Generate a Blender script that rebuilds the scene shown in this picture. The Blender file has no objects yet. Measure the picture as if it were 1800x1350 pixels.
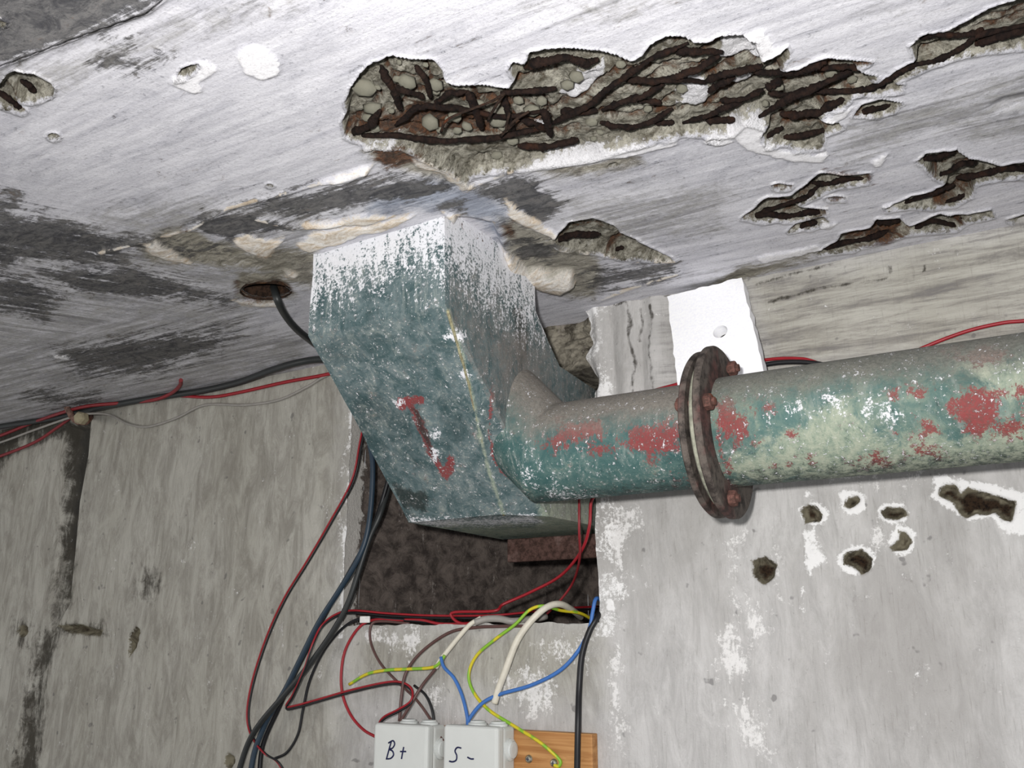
import bpy, bmesh, math, random
import numpy as np
from mathutils import Vector, Matrix
random.seed(7); rng = np.random.default_rng(7)
C = bpy.context.scene.collection
SC = bpy.context.scene

# ---------------------------------------------------------------- camera, world, light, exposure
F = 1600.0; CX, CY = 900.0, 675.0
TH = math.radians(16.0); YAW = math.radians(31.0)
H = 0.457          # ceiling height above the lens
D = 1.10           # wall distance from the lens
FH = np.array([-math.sin(YAW), math.cos(YAW), 0.0])
RV = np.array([math.cos(YAW), math.sin(YAW), 0.0])
ZV = np.array([0, 0, 1.0])
FC = FH * math.cos(TH) + ZV * math.sin(TH)
UC = -FH * math.sin(TH) + ZV * math.cos(TH)
cd = bpy.data.cameras.new('camera'); cam = bpy.data.objects.new('camera', cd); C.objects.link(cam)
cd.sensor_width = 36; cd.lens = F / 1800 * 36; cd.clip_start = 0.02
cam.matrix_world = Matrix(((RV[0], UC[0], -FC[0], 0), (RV[1], UC[1], -FC[1], 0), (RV[2], UC[2], -FC[2], 0), (0, 0, 0, 1)))
SC.camera = cam
w = bpy.data.worlds.new('world'); SC.world = w; w.use_nodes = True
w.node_tree.nodes['Background'].inputs[0].default_value = (0.93, 0.96, 1.0, 1)
w.node_tree.nodes['Background'].inputs[1].default_value = 0.50
def area(name, loc, look, size, power, col=(1, 1, 1)):
    l = bpy.data.lights.new(name, 'AREA'); l.size = size; l.energy = power; l.color = col; l.shape = 'DISK'
    o = bpy.data.objects.new(name, l); C.objects.link(o); o.location = loc
    o.rotation_euler = (Vector(look) - Vector(loc)).to_track_quat('-Z', 'Y').to_euler(); return o
fl = RV * -0.055 + UC * 0.05 - FC * 0.02
area('camera_flash', fl, fl + FC + UC * 0.12, 0.035, 13.5, (1, 0.985, 0.97))
area('fill_light', (-2.2, -0.5, 0.0), (-1.2, 1.1, 0.35), 0.7, 5, (1, 0.97, 0.9))  # added soft fill to brighten the left parts, not a fixture of the room
SC.view_settings.view_transform = 'Standard'; SC.view_settings.look = 'None'
SC.view_settings.gamma = 1; SC.view_settings.use_curve_mapping = False
SC.view_settings.exposure = 0.0

# ---------------------------------------------------------------- geometry of the view: pixel <-> place
def ray(px, py):
    return FC + RV * ((px - CX) / F) + UC * ((CY - py) / F)
def atY(px, py, Y):
    d = ray(px, py); return Vector(d * (Y / d[1]))
def atZ(px, py, Z=H):
    d = ray(px, py); return Vector(d * (Z / d[2]))
def atX(px, py, X):
    d = ray(px, py); return Vector(d * (X / d[0]))
def proj(P):
    dep = np.maximum(P @ FC, 1e-3)
    return CX + F * (P @ RV) / dep, CY - F * (P @ UC) / dep

# ---------------------------------------------------------------- numpy noise
def _hash(ix, iy, s):
    h = (ix.astype(np.int64) * 374761393 + iy.astype(np.int64) * 668265263 + s * 1442695041) & 0xffffffff
    h = ((h ^ (h >> 13)) * 1274126177) & 0xffffffff
    return ((h ^ (h >> 16)) & 0xffff) / 65535.0
def vnoise(x, y, s=0):
    ix = np.floor(x); iy = np.floor(y); fx = x - ix; fy = y - iy
    fx = fx * fx * (3 - 2 * fx); fy = fy * fy * (3 - 2 * fy)
    a = _hash(ix, iy, s); b = _hash(ix + 1, iy, s); c = _hash(ix, iy + 1, s); d = _hash(ix + 1, iy + 1, s)
    return (a * (1 - fx) + b * fx) * (1 - fy) + (c * (1 - fx) + d * fx) * fy
def fbm(x, y, o=4, s=0):
    v = 0; a = 0.5; t = 0
    for k in range(o):
        v = v + a * vnoise(x * 2 ** k + 17.3 * k, y * 2 ** k - 9.1 * k, s + k); t += a; a *= 0.5
    return v / t
def sstep(a, b, x):
    t = np.clip((x - a) / (b - a), 0, 1); return t * t * (3 - 2 * t)

def sdist(px, py, poly, pad=40, closed=True):
    """signed pixel distance, + inside (or minus distance to an open line)"""
    P = np.array(poly, float); out = np.full(px.shape, -1e3)
    m = (px > P[:, 0].min() - pad) & (px < P[:, 0].max() + pad) & (py > P[:, 1].min() - pad) & (py < P[:, 1].max() + pad)
    if not m.any(): return out
    x = px[m]; y = py[m]; best = np.full(x.shape, 1e9); ins = np.zeros(x.shape, bool)
    n = len(P)
    for i in range(n if closed else n - 1):
        a = P[i]; b = P[(i + 1) % n]; e = b - a; L = e @ e + 1e-9
        t = np.clip(((x - a[0]) * e[0] + (y - a[1]) * e[1]) / L, 0, 1)
        best = np.minimum(best, np.hypot(x - a[0] - t * e[0], y - a[1] - t * e[1]))
        if closed:
            c = ((a[1] > y) != (b[1] > y))
            xi = a[0] + (y - a[1]) / (b[1] - a[1] + 1e-12) * e[0]
            ins ^= c & (x < xi)
    out[m] = np.where(ins, best, -best); return out
def layer(px, py, polys, wdt=12.0, warp=0, seed=3):
    """0..1 mask, 0.5 on the outline, soft over wdt pixels"""
    if warp:
        qx = px + warp * (fbm(px / 22, py / 14, 4, seed) - .5) * 2
        qy = py + warp * (fbm(px / 22, py / 14, 4, seed + 9) - .5) * 1.4
    else: qx, qy = px, py
    s = np.full(px.shape, -1e3)
    for p in polys: s = np.maximum(s, sdist(qx, qy, p, wdt + 30))
    return np.clip(0.5 + s / (2 * wdt), 0, 1), s
def lines(px, py, ls, pad=30):
    s = np.full(px.shape, -1e3)
    for p in ls: s = np.maximum(s, sdist(px, py, p, pad, False))
    return s
def blob(x, y, rx, ry, n=12, j=.15, s=1):
    r = random.Random(int(x * 7 + y * 13 + s))
    return [(x + rx * math.cos(2 * math.pi * k / n) * (1 + r.uniform(-j, j)), y + ry * math.sin(2 * math.pi * k / n) * (1 + r.uniform(-j, j))) for k in range(n)]

# ---------------------------------------------------------------- object helpers
def link(name, me, mat=None, parent=None):
    if mat: me.materials.append(mat)
    o = bpy.data.objects.new(name, me); C.objects.link(o)
    if parent: o.parent = parent
    return o
def tag(o, label, cat, group=None, kind=None):
    if label: o['label'] = label
    if cat: o['category'] = cat
    if group: o['group'] = group
    if kind: o['kind'] = kind
    return o
def thing(name, label, cat, loc=(0, 0, 0), group=None):
    o = bpy.data.objects.new(name, None); C.objects.link(o); o.location = loc; o.empty_display_size = .02
    return tag(o, label, cat, group)
def local(parent, o):
    """child built in world space: keep it in place under its thing"""
    o.matrix_parent_inverse = Matrix.Translation(-Vector(parent.location)); return o
def gridmesh(name, P, nu, nv, keep=None, smooth=True, flip=False):
    me = bpy.data.meshes.new(name)
    idx = np.arange(nu * nv).reshape(nu, nv)
    q = np.stack([idx[:-1, :-1], idx[1:, :-1], idx[1:, 1:], idx[:-1, 1:]], -1).reshape(-1, 4)
    if flip: q = q[:, ::-1]
    if keep is not None: q = q[keep.reshape(-1)]
    me.vertices.add(len(P)); me.vertices.foreach_set('co', P.astype(np.float32).ravel())
    me.loops.add(q.size); me.loops.foreach_set('vertex_index', q.astype(np.int32).ravel())
    me.polygons.add(len(q)); me.polygons.foreach_set('loop_start', np.arange(0, q.size, 4, dtype=np.int32))
    try: me.polygons.foreach_set('loop_total', np.full(len(q), 4, dtype=np.int32))
    except Exception: pass
    me.update(calc_edges=True); me.validate()
    if smooth: me.polygons.foreach_set('use_smooth', np.ones(len(me.polygons), bool))
    return me
def setattr4(me, name, ch):
    a = me.color_attributes.new(name, 'FLOAT_COLOR', 'POINT')
    n = len(me.vertices); arr = np.zeros((n, 4), np.float32)
    for i, c in enumerate(ch): arr[:, i] = c
    a.data.foreach_set('color', arr.ravel())
def catmull(pts, sub=6):
    pts = [Vector(p) for p in pts]
    if len(pts) < 3: return pts
    P = [pts[0] * 2 - pts[1]] + pts + [pts[-1] * 2 - pts[-2]]; out = []
    for i in range(1, len(P) - 2):
        p0, p1, p2, p3 = P[i - 1:i + 3]
        for k in range(sub):
            t = k / sub
            out.append(0.5 * ((2 * p1) + (p2 - p0) * t + (2 * p0 - 5 * p1 + 4 * p2 - p3) * t * t + (3 * p1 - p0 - 3 * p2 + p3) * t ** 3))
    out.append(pts[-1]); return out
def tube(name, pts, r, mat, parent=None, sub=6, n=8, rough=0.0, smooth=True):
    path = catmull(pts, sub) if sub else [Vector(p) for p in pts]
    V = []; Fc = []; up = None
    for i, p in enumerate(path):
        t = (path[min(i + 1, len(path) - 1)] - path[max(i - 1, 0)]).normalized()
        if up is None: up = t.orthogonal().normalized()
        up = (up - t * up.dot(t)); up = up.normalized() if up.length > 1e-6 else t.orthogonal().normalized()
        b = t.cross(up)
        rr = r if not callable(r) else r(i / (len(path) - 1))
        for k in range(n):
            a = 2 * math.pi * k / n; q = rr * (1 + (random.uniform(-rough, rough) if rough else 0))
            V.append(p + (up * math.cos(a) + b * math.sin(a)) * q)
    L = len(path)
    for i in range(L - 1):
        for k in range(n):
            Fc.append((i * n + k, i * n + (k + 1) % n, (i + 1) * n + (k + 1) % n, (i + 1) * n + k))
    Fc.append(tuple(range(n - 1, -1, -1))); Fc.append(tuple(range((L - 1) * n, L * n)))
    me = bpy.data.meshes.new(name); me.from_pydata(V, [], Fc); me.update()
    if smooth: me.polygons.foreach_set('use_smooth', [True] * (len(Fc) - 2) + [False, False])
    return link(name, me, mat, parent)
def lathe(name, prof, origin, axis, mat, parent=None, n=24, smooth=False):
    """prof: (radius, along axis)"""
    ax = Vector(axis).normalized(); u = ax.orthogonal().normalized(); v = ax.cross(u); o = Vector(origin)
    V = []; Fc = []
    for r, h in prof:
        for k in range(n):
            a = 2 * math.pi * k / n; V.append(o + ax * h + (u * math.cos(a) + v * math.sin(a)) * r)
    for i in range(len(prof) - 1):
        for k in range(n):
            Fc.append((i * n + k, i * n + (k + 1) % n, (i + 1) * n + (k + 1) % n, (i + 1) * n + k))
    Fc.append(tuple(range(n - 1, -1, -1))); Fc.append(tuple(range((len(prof) - 1) * n, len(prof) * n)))
    me = bpy.data.meshes.new(name); me.from_pydata(V, [], Fc); me.update()
    bm = bmesh.new(); bm.from_mesh(me); bmesh.ops.recalc_face_normals(bm, faces=bm.faces); bm.to_mesh(me); bm.free()
    if smooth: me.polygons.foreach_set('use_smooth', [len(p.vertices) == 4 for p in me.polygons])
    return link(name, me, mat, parent)
def box(name, lo, hi, mat, parent=None, bev=0.0, seg=2, jit=0.0, sub=0):
    bm = bmesh.new(); bmesh.ops.create_cube(bm, size=1)
    for v in bm.verts:
        v.co = Vector([lo[i] + (v.co[i] + .5) * (hi[i] - lo[i]) for i in range(3)])
    if bev: bmesh.ops.bevel(bm, geom=list(bm.edges), offset=bev, segments=seg, affect='EDGES', profile=.5)
    if sub: bmesh.ops.subdivide_edges(bm, edges=list(bm.edges), cuts=sub, use_grid_fill=True)
    if jit:
        for v in bm.verts: v.co += Vector((random.uniform(-jit, jit), random.uniform(-jit, jit), random.uniform(-jit, jit)))
    me = bpy.data.meshes.new(name); bm.to_mesh(me); bm.free()
    if bev: me.polygons.foreach_set('use_smooth', [False] * len(me.polygons))
    return link(name, me, mat, parent)

# ---------------------------------------------------------------- node helpers
def lin(c):
    return tuple(((v / 255) / 12.92 if v / 255 <= .04045 else ((v / 255 + .055) / 1.055) ** 2.4) for v in c) + (1,)
class NT:
    def __init__(s, name, rough=.85, spec=.2, metal=0):
        s.m = bpy.data.materials.new(name); s.m.use_nodes = True; s.t = s.m.node_tree; s.t.nodes.clear()
        s.out = s.t.nodes.new('ShaderNodeOutputMaterial'); s.b = s.t.nodes.new('ShaderNodeBsdfPrincipled')
        s.b.inputs['Roughness'].default_value = rough; s.b.inputs['Specular IOR Level'].default_value = spec
        s.b.inputs['Metallic'].default_value = metal
        s.t.links.new(s.b.outputs[0], s.out.inputs[0]); s.co = s.t.nodes.new('ShaderNodeTexCoord').outputs['Object']
    def set(s, inp, v):
        if isinstance(v, bpy.types.NodeSocket): s.t.links.new(v, inp)
        else: inp.default_value = v
    def noise(s, sc, detail=5, rough=.6, vec=None, dist=0, rot=0):
        n = s.t.nodes.new('ShaderNodeTexNoise'); mp = s.t.nodes.new('ShaderNodeMapping')
        if not isinstance(sc, tuple): sc = (sc, sc, sc)
        mp.inputs['Scale'].default_value = sc
        if rot:
            m0 = s.t.nodes.new('ShaderNodeMapping'); m0.inputs['Rotation'].default_value = (0, 0, rot); s.t.links.new(vec or s.co, m0.inputs[0]); vec = m0.outputs[0]
        s.t.links.new(vec or s.co, mp.inputs[0]); s.t.links.new(mp.outputs[0], n.inputs['Vector'])
        mp.inputs['Location'].default_value = (random.uniform(0, 9), random.uniform(0, 9), random.uniform(0, 9))
        n.inputs['Scale'].default_value = 1; n.inputs['Detail'].default_value = detail; n.inputs['Roughness'].default_value = rough
        n.inputs['Distortion'].default_value = dist; return n.outputs['Fac']
    def vor(s, sc, feature='F1'):
        n = s.t.nodes.new('ShaderNodeTexVoronoi'); n.feature = feature; n.inputs['Scale'].default_value = sc
        s.t.links.new(s.co, n.inputs['Vector']); return n.outputs['Distance']
    def math(s, op, a, b=0.0, clamp=False):
        n = s.t.nodes.new('ShaderNodeMath'); n.operation = op; n.use_clamp = clamp; s.set(n.inputs[0], a); s.set(n.inputs[1], b); return n.outputs[0]
    def step(s, v, a, b, lo=0.0, hi=1.0):
        n = s.t.nodes.new('ShaderNodeMapRange'); n.interpolation_type = 'SMOOTHSTEP'; s.set(n.inputs[0], v)
        n.inputs[1].default_value = a; n.inputs[2].default_value = b; n.inputs[3].default_value = lo; n.inputs[4].default_value = hi; return n.outputs[0]
    def mix(s, f, a, b, mode='MIX'):
        n = s.t.nodes.new('ShaderNodeMix'); n.data_type = 'RGBA'; n.blend_type = mode
        s.set(n.inputs[0], f); s.set(n.inputs[6], a); s.set(n.inputs[7], b); return n.outputs[2]
    def attr(s, name):
        n = s.t.nodes.new('ShaderNodeAttribute'); n.attribute_name = name; sp = s.t.nodes.new('ShaderNodeSeparateColor')
        s.t.links.new(n.outputs['Color'], sp.inputs[0]); return sp.outputs[0], sp.outputs[1], sp.outputs[2], n.outputs['Alpha']
    def edge(s, m, nz, amp=.5, e=.06, off=.5):
        """mask m broken up by noise nz"""
        v = s.math('ADD', m, s.math('MULTIPLY', s.math('SUBTRACT', nz, .5), amp * 2.2)); return s.step(v, off - e, off + e)
    def bump(s, h, st=.3, dist=.002, prev=None):
        n = s.t.nodes.new('ShaderNodeBump'); n.inputs['Strength'].default_value = st; n.inputs['Distance'].default_value = dist
        s.set(n.inputs['Height'], h)
        if prev: s.t.links.new(prev, n.inputs['Normal'])
        return n.outputs[0]
    def sepxyz(s):
        n = s.t.nodes.new('ShaderNodeSeparateXYZ'); s.t.links.new(s.co, n.inputs[0]); return n.outputs
    def normz(s):
        g = s.t.nodes.new('ShaderNodeNewGeometry'); n = s.t.nodes.new('ShaderNodeSeparateXYZ'); s.t.links.new(g.outputs['Normal'], n.inputs[0]); return n.outputs[2]
    def done(s, col, nrm=None):
        s.set(s.b.inputs['Base Color'], col)
        if nrm is not None: s.t.links.new(nrm, s.b.inputs['Normal'])
        return s.m
def plain(name, c, rough=.6, spec=.3, metal=0, var=.12, sc=60, bump=.1, c2=None):
    n = NT(name, rough, spec, metal); z = n.noise(sc, 5, .65)
    a = lin(c); b = lin(c2) if c2 else tuple(v * (1 - var * 2.5) for v in a[:3]) + (1,)
    return n.done(n.mix(n.step(z, .35, .7), a, b), n.bump(z, bump, .001))

# ================================================================ masks for the ceiling (outlines measured on the photograph, laid on the real slab)
SPALL = [
 [(605,240),(600,215),(612,195),(606,180),(615,155),(632,130),(655,108),(690,98),(725,105),(757,104),(775,122),(785,148),(800,153),(850,152),(895,158),(905,142),(893,125),(900,112),(925,115),(930,95),(955,88),(985,86),(1010,86),(1050,90),(1080,98),(1110,110),(1128,100),(1140,82),(1170,65),(1200,66),(1215,76),(1245,76),(1262,66),(1300,62),(1330,75),(1340,110),(1385,85),(1392,100),(1370,128),(1400,125),(1440,106),(1460,103),(1500,107),(1535,110),(1505,123),(1545,140),(1530,150),(1590,150),(1588,162),(1540,168),(1500,170),(1480,190),(1455,195),(1440,212),(1470,218),(1482,226),(1450,240),(1445,262),(1400,265),(1385,255),(1345,258),(1340,240),(1350,225),(1310,215),(1290,235),(1250,240),(1200,240),(1150,248),(1110,258),(1070,270),(1040,280),(960,290),(900,298),(870,302),(830,312),(820,322),(790,300),(740,275),(700,262),(650,258),(625,248)],
 [(1545,150),(1575,125),(1612,108),(1600,82),(1620,62),(1665,55),(1705,35),(1740,15),(1790,0),(1860,-20),(1880,80),(1800,88),(1760,90),(1700,98),(1640,118),(1590,140),(1560,158)],
 [(1498,205),(1515,185),(1545,175),(1585,182),(1575,198),(1540,207)],
 [(1305,384),(1330,360),(1350,348),(1390,345),(1410,330),(1425,318),(1440,305),(1480,308),(1530,306),(1528,322),(1470,330),(1440,345),(1400,364),(1450,368),(1450,380),(1400,388),(1340,392)],
 [(1385,407),(1400,392),(1445,382),(1457,392),(1420,404)],
 [(1435,443),(1470,425),(1480,410),(1530,400),(1540,385),(1580,385),(1600,400),(1650,376),(1700,378),(1740,370),(1748,382),(1700,392),(1680,406),(1600,412),(1560,425),(1500,442),(1440,450)],
 [(1612,285),(1630,270),(1680,264),(1700,280),(1730,285),(1760,293),(1800,285),(1850,283),(1850,310),(1760,315),(1715,325),(1710,345),(1680,360),(1640,367),(1600,364),(1560,371),(1555,365),(1590,350),(1640,335),(1665,322),(1640,312),(1628,298)],
 [(1770,388),(1800,378),(1850,375),(1850,392),(1790,398)],
 blob(1374,329,18,5), blob(1469,350,17,4), blob(1257,247,13,4), blob(1077,293,10,4),
 [(0,150),(10,132),(24,126),(60,130),(85,142),(98,154),(90,170),(55,182),(30,178),(5,168)],
 [(-40,140),(0,152),(12,160),(30,178),(48,196),(40,200),(0,188),(-40,170)],
 [(308,138),(318,120),(348,112),(342,122),(325,137)],
 blob(96,240,11,6), blob(475,326,6,3), blob(280,88,5,3), [(-10,8),(15,20),(12,26),(-10,20)],
 [(965,425),(990,405),(1000,392),(1040,383),(1078,395),(1090,410),(1130,430),(1185,455),(1150,458),(1120,452),(1090,457),(1050,445),(1010,445),(985,435)],
]
RODS = [
 [(670,115),(685,147),(697,170),(704,191)], [(730,115),(747,138),(757,172)], [(688,150),(720,162),(745,172)],
 [(604,241),(650,220),(668,193)], [(695,220),(730,190),(750,186),(800,190),(880,205),(960,194)], [(765,182),(790,163),(822,160)],
 [(820,160),(835,190),(846,226)], [(610,240),(700,238),(780,248),(870,243),(930,230),(962,222)], [(880,163),(930,160),(978,155)],
 [(922,119),(945,110),(985,102),(1010,106),(1030,112),(1052,104)], [(970,217),(1000,202),(1040,182),(1070,155),(1110,126),(1150,100),(1210,75)],
 [(885,170),(893,200),(904,232)], [(955,192),(963,215),(969,240)], [(912,208),(940,217),(962,228)], [(1055,215),(1075,222),(1110,224),(1150,212),(1182,190)],
 [(910,256),(960,258),(1017,245)], [(1100,141),(1150,143),(1190,140),(1240,145)], [(1058,194),(1090,181),(1130,170),(1168,147)], [(985,196),(1050,194)],
 [(1188,93),(1220,91),(1270,92)], [(1142,141),(1190,135),(1230,120),(1265,97)], [(1240,142),(1270,131),(1310,123),(1340,114)], [(1320,125),(1360,128),(1400,130)],
 [(1265,176),(1310,173),(1342,157)], [(1347,155),(1373,141)], [(1200,216),(1240,205),(1270,191),(1310,173)], [(1120,178),(1162,181)], [(1240,210),(1292,211)],
 [(1150,216),(1185,215)], [(1245,162),(1270,146),(1292,134)], [(1395,131),(1425,118),(1452,105)], [(1435,122),(1480,118),(1505,119),(1537,110)], [(1350,164),(1412,166)],
 [(1335,205),(1380,177),(1420,160),(1460,141),(1497,124)], [(1430,161),(1490,160),(1530,155),(1565,136),(1590,121),(1612,112)], [(1540,150),(1588,153)],
 [(1370,200),(1400,203),(1440,198),(1470,181),(1502,167)], [(1500,203),(1530,193),(1568,184)], [(1345,241),(1376,224)], [(1378,241),(1420,236),(1467,225)],
 [(1582,118),(1640,108),(1680,90),(1720,62),(1830,36)], [(1618,68),(1650,60),(1700,61),(1728,50)], [(1715,77),(1760,63),(1830,46)],
 [(1425,320),(1450,323),(1480,316),(1527,312)], [(1333,375),(1390,356),(1420,345),(1442,324)], [(1307,383),(1350,376),(1385,380),(1420,373),(1452,372)],
 [(1361,332),(1389,326)], [(1456,352),(1484,348)], [(1390,403),(1420,393),(1450,386)], [(1640,312),(1670,301),(1690,288),(1717,286)], [(1617,281),(1650,276),(1678,267)],
 [(1680,312),(1730,305),(1760,296),(1840,297)], [(1575,363),(1610,349),(1650,336),(1678,324)], [(1645,362),(1680,350),(1712,334)],
 [(1440,438),(1480,427),(1530,418),(1562,405)], [(1598,406),(1640,388),(1692,399)], [(1688,383),(1742,376)], [(1540,391),(1582,387)],
 [(36,141),(52,150),(63,162)], [(-20,150),(20,177),(46,198)], [(972,427),(1010,412),(1056,411)], [(1070,444),(1096,434)],
]
WHITE = [
 [(1262,122),(1275,90),(1285,72),(1310,70),(1325,52),(1345,55),(1360,80),(1390,88),(1365,110),(1330,125),(1290,122),(1270,128)],
 [(985,188),(1002,165),(1020,145),(1065,132),(1062,155),(1035,180),(1010,196)],
 [(1188,180),(1205,160),(1230,156),(1252,180),(1240,200),(1215,205),(1190,198),(1206,190)],
 [(1280,168),(1300,150),(1340,136),(1345,145),(1315,165),(1285,172)], [(1378,150),(1400,135),(1440,132),(1410,152),(1380,158)],
 [(1275,235),(1300,212),(1330,208),(1346,222),(1340,250),(1380,262),(1420,270),(1455,270),(1450,285),(1400,285),(1350,272),(1310,262),(1290,245)],
 [(1440,215),(1470,195),(1500,188),(1490,205),(1460,218)], [(1240,236),(1285,236),(1290,250),(1255,258),(1238,250)],
 [(1550,362),(1560,355),(1575,358),(1577,365),(1562,370)], [(1635,385),(1645,377),(1665,375),(1690,382),(1685,392),(1660,391)],
 [(1440,395),(1470,390),(1460,402),(1445,400)], [(1530,285),(1550,272),(1560,268),(1550,290),(1535,292)], [(1400,375),(1415,368),(1410,375)],
 [(940,290),(970,284),(1100,258),(1160,250),(1190,246),(1190,256),(1100,275),(1000,292),(920,305),(905,302)],
 [(935,235),(955,232),(970,240),(965,246),(940,243)], [(640,260),(680,262),(710,256),(700,252),(670,258),(640,254)],
 [(418,94),(432,80),(455,80),(480,92),(496,108),(490,130),(460,138),(430,130),(424,110)],
 [(297,145),(305,135),(330,138),(345,125),(352,108),(368,108),(383,120),(355,140),(352,160),(338,164),(318,155)],
 [(90,622),(125,626),(122,632),(95,628)],
 [(560,320),(600,308),(640,295),(650,302),(600,325)],
 [(1330,450),(1440,430),(1450,440),(1340,462)],
]
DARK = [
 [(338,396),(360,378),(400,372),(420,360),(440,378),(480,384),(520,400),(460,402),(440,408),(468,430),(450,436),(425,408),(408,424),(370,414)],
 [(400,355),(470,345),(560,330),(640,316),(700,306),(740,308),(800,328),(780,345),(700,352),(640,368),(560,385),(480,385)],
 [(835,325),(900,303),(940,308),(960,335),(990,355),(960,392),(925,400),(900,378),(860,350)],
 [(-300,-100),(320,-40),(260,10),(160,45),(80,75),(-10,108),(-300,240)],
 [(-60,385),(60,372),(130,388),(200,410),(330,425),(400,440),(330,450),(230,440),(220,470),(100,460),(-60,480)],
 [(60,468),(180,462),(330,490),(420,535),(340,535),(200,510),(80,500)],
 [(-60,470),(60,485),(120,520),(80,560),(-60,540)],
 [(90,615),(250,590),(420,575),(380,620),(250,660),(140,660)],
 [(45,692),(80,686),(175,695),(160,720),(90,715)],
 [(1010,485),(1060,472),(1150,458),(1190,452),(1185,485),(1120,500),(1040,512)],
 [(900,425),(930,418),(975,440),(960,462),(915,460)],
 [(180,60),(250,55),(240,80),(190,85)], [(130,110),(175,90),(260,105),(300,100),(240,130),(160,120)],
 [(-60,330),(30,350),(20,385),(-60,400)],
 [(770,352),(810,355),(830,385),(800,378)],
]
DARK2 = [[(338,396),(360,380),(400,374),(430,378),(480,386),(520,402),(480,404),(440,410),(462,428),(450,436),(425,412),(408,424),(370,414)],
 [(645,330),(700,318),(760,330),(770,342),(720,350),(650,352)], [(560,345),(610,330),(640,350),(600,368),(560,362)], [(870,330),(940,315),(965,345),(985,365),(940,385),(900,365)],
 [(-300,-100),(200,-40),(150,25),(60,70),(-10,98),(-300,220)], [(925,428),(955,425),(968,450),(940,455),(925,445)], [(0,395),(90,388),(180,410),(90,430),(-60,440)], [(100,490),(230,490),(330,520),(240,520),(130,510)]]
GREY = [   # half-worn, dirty grey areas
 [(850,25),(960,-20),(1250,-20),(1180,25),(1100,50),(980,55)], [(1440,20),(1560,-10),(1640,15),(1600,40),(1500,45)],
 [(1720,195),(1760,168),(1850,150),(1850,200),(1760,203)], [(1440,205),(1620,150),(1850,95),(1850,280),(1640,260),(1480,310),(1460,250)],
 [(-50,110),(120,70),(330,10),(520,-20),(560,20),(300,100),(150,170),(-50,220)],
 [(-50,400),(300,330),(600,330),(560,450),(420,640),(-50,800),(-60,400)],
 [(180,560),(560,560),(560,680),(-50,800),(-50,560)],
 [(950,330),(1300,300),(1300,420),(1000,480)], [(1180,470),(1850,380),(1850,450),(1200,560)],
]
TAN = [
 [(235,435),(290,405),(345,405),(372,420),(430,440),(520,440),(555,440),(552,505),(520,500),(480,484),(420,470),(350,468),(270,458)],
 [(870,375),(930,395),(1000,440),(1050,450),(1060,500),(1045,525),(1000,520),(935,505),(890,440)],
 [(640,262),(700,258),(800,300),(830,330),(790,325),(700,300),(665,290)], [(940,300),(1110,275),(1130,285),(1080,300),(980,312)],
 [(415,480),(500,478),(520,520),(470,535),(415,520)],
 [(1230,520),(1300,470),(1440,440),(1440,450),(1350,480)],
]
RUSTB = [
 [(618,240),(660,212),(700,225),(730,200),(780,215),(830,228),(900,222),(965,228),(955,252),(880,262),(800,262),(700,256),(640,250)],
 [(655,265),(690,258),(720,270),(745,278),(700,300),(668,296)], [(690,232),(800,240),(900,248),(900,262),(800,256),(700,250)],
 [(1480,430),(1560,410),(1600,410),(1560,428),(1490,440)], [(425,520),(500,522),(490,530),(430,528)], blob(418,508,6,8),
 [(880,395),(900,390),(905,420),(890,425)], [(1450,300),(1530,305),(1530,320),(1460,322)], blob(1035,244,7,4), blob(1525,415,10,3), [(318,402),(330,400),(330,406),(318,408)],
]
CREAM = [
 [(525,428),(545,412),(600,398),(640,398),(700,382),(735,374),(700,395),(640,412),(590,428),(545,445)], [(530,395),(600,388),(640,378),(690,380),(660,392),(600,396),(540,402)],
 [(722,280),(745,272),(772,282),(795,305),(830,330),(815,334),(780,310),(745,300),(725,292)], [(252,432),(270,425),(300,440),(335,467),(300,460),(265,448)],
 [(410,422),(430,412),(465,420),(500,418),(480,440),(470,455),(430,440)], [(880,445),(900,448),(925,472),(960,476),(1005,478),(1013,498),(985,512),(950,506),(915,488),(895,468)],
 [(890,350),(915,370),(960,400),(1000,420),(980,425),(930,400),(895,378)], [(500,478),(525,483),(522,492),(505,488)], [(410,528),(480,532),(500,538),(440,538)],
 [(560,318),(620,300),(655,290),(650,300),(600,318)], [(780,372),(830,385),(870,392),(865,400),(800,390)],
]
BLUE = [
 [(650,350),(740,315),(800,325),(860,340),(900,365),(885,395),(840,390),(780,368),(720,368),(640,385)], [(860,350),(920,340),(960,360),(930,390)],
 [(840,385),(875,392),(890,425),(870,440),(850,410)],
]
EDGELINE = [ [(170,445),(330,405),(400,365),(500,340),(560,322),(640,297)], [(640,258),(700,262),(740,275),(800,302),(825,328),(850,318),(900,300)],
 [(450,385),(520,402),(600,392)], [(985,440),(1060,446),(1120,458),(1190,456)], [(1050,530),(1110,505),(1190,480)], ]
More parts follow.
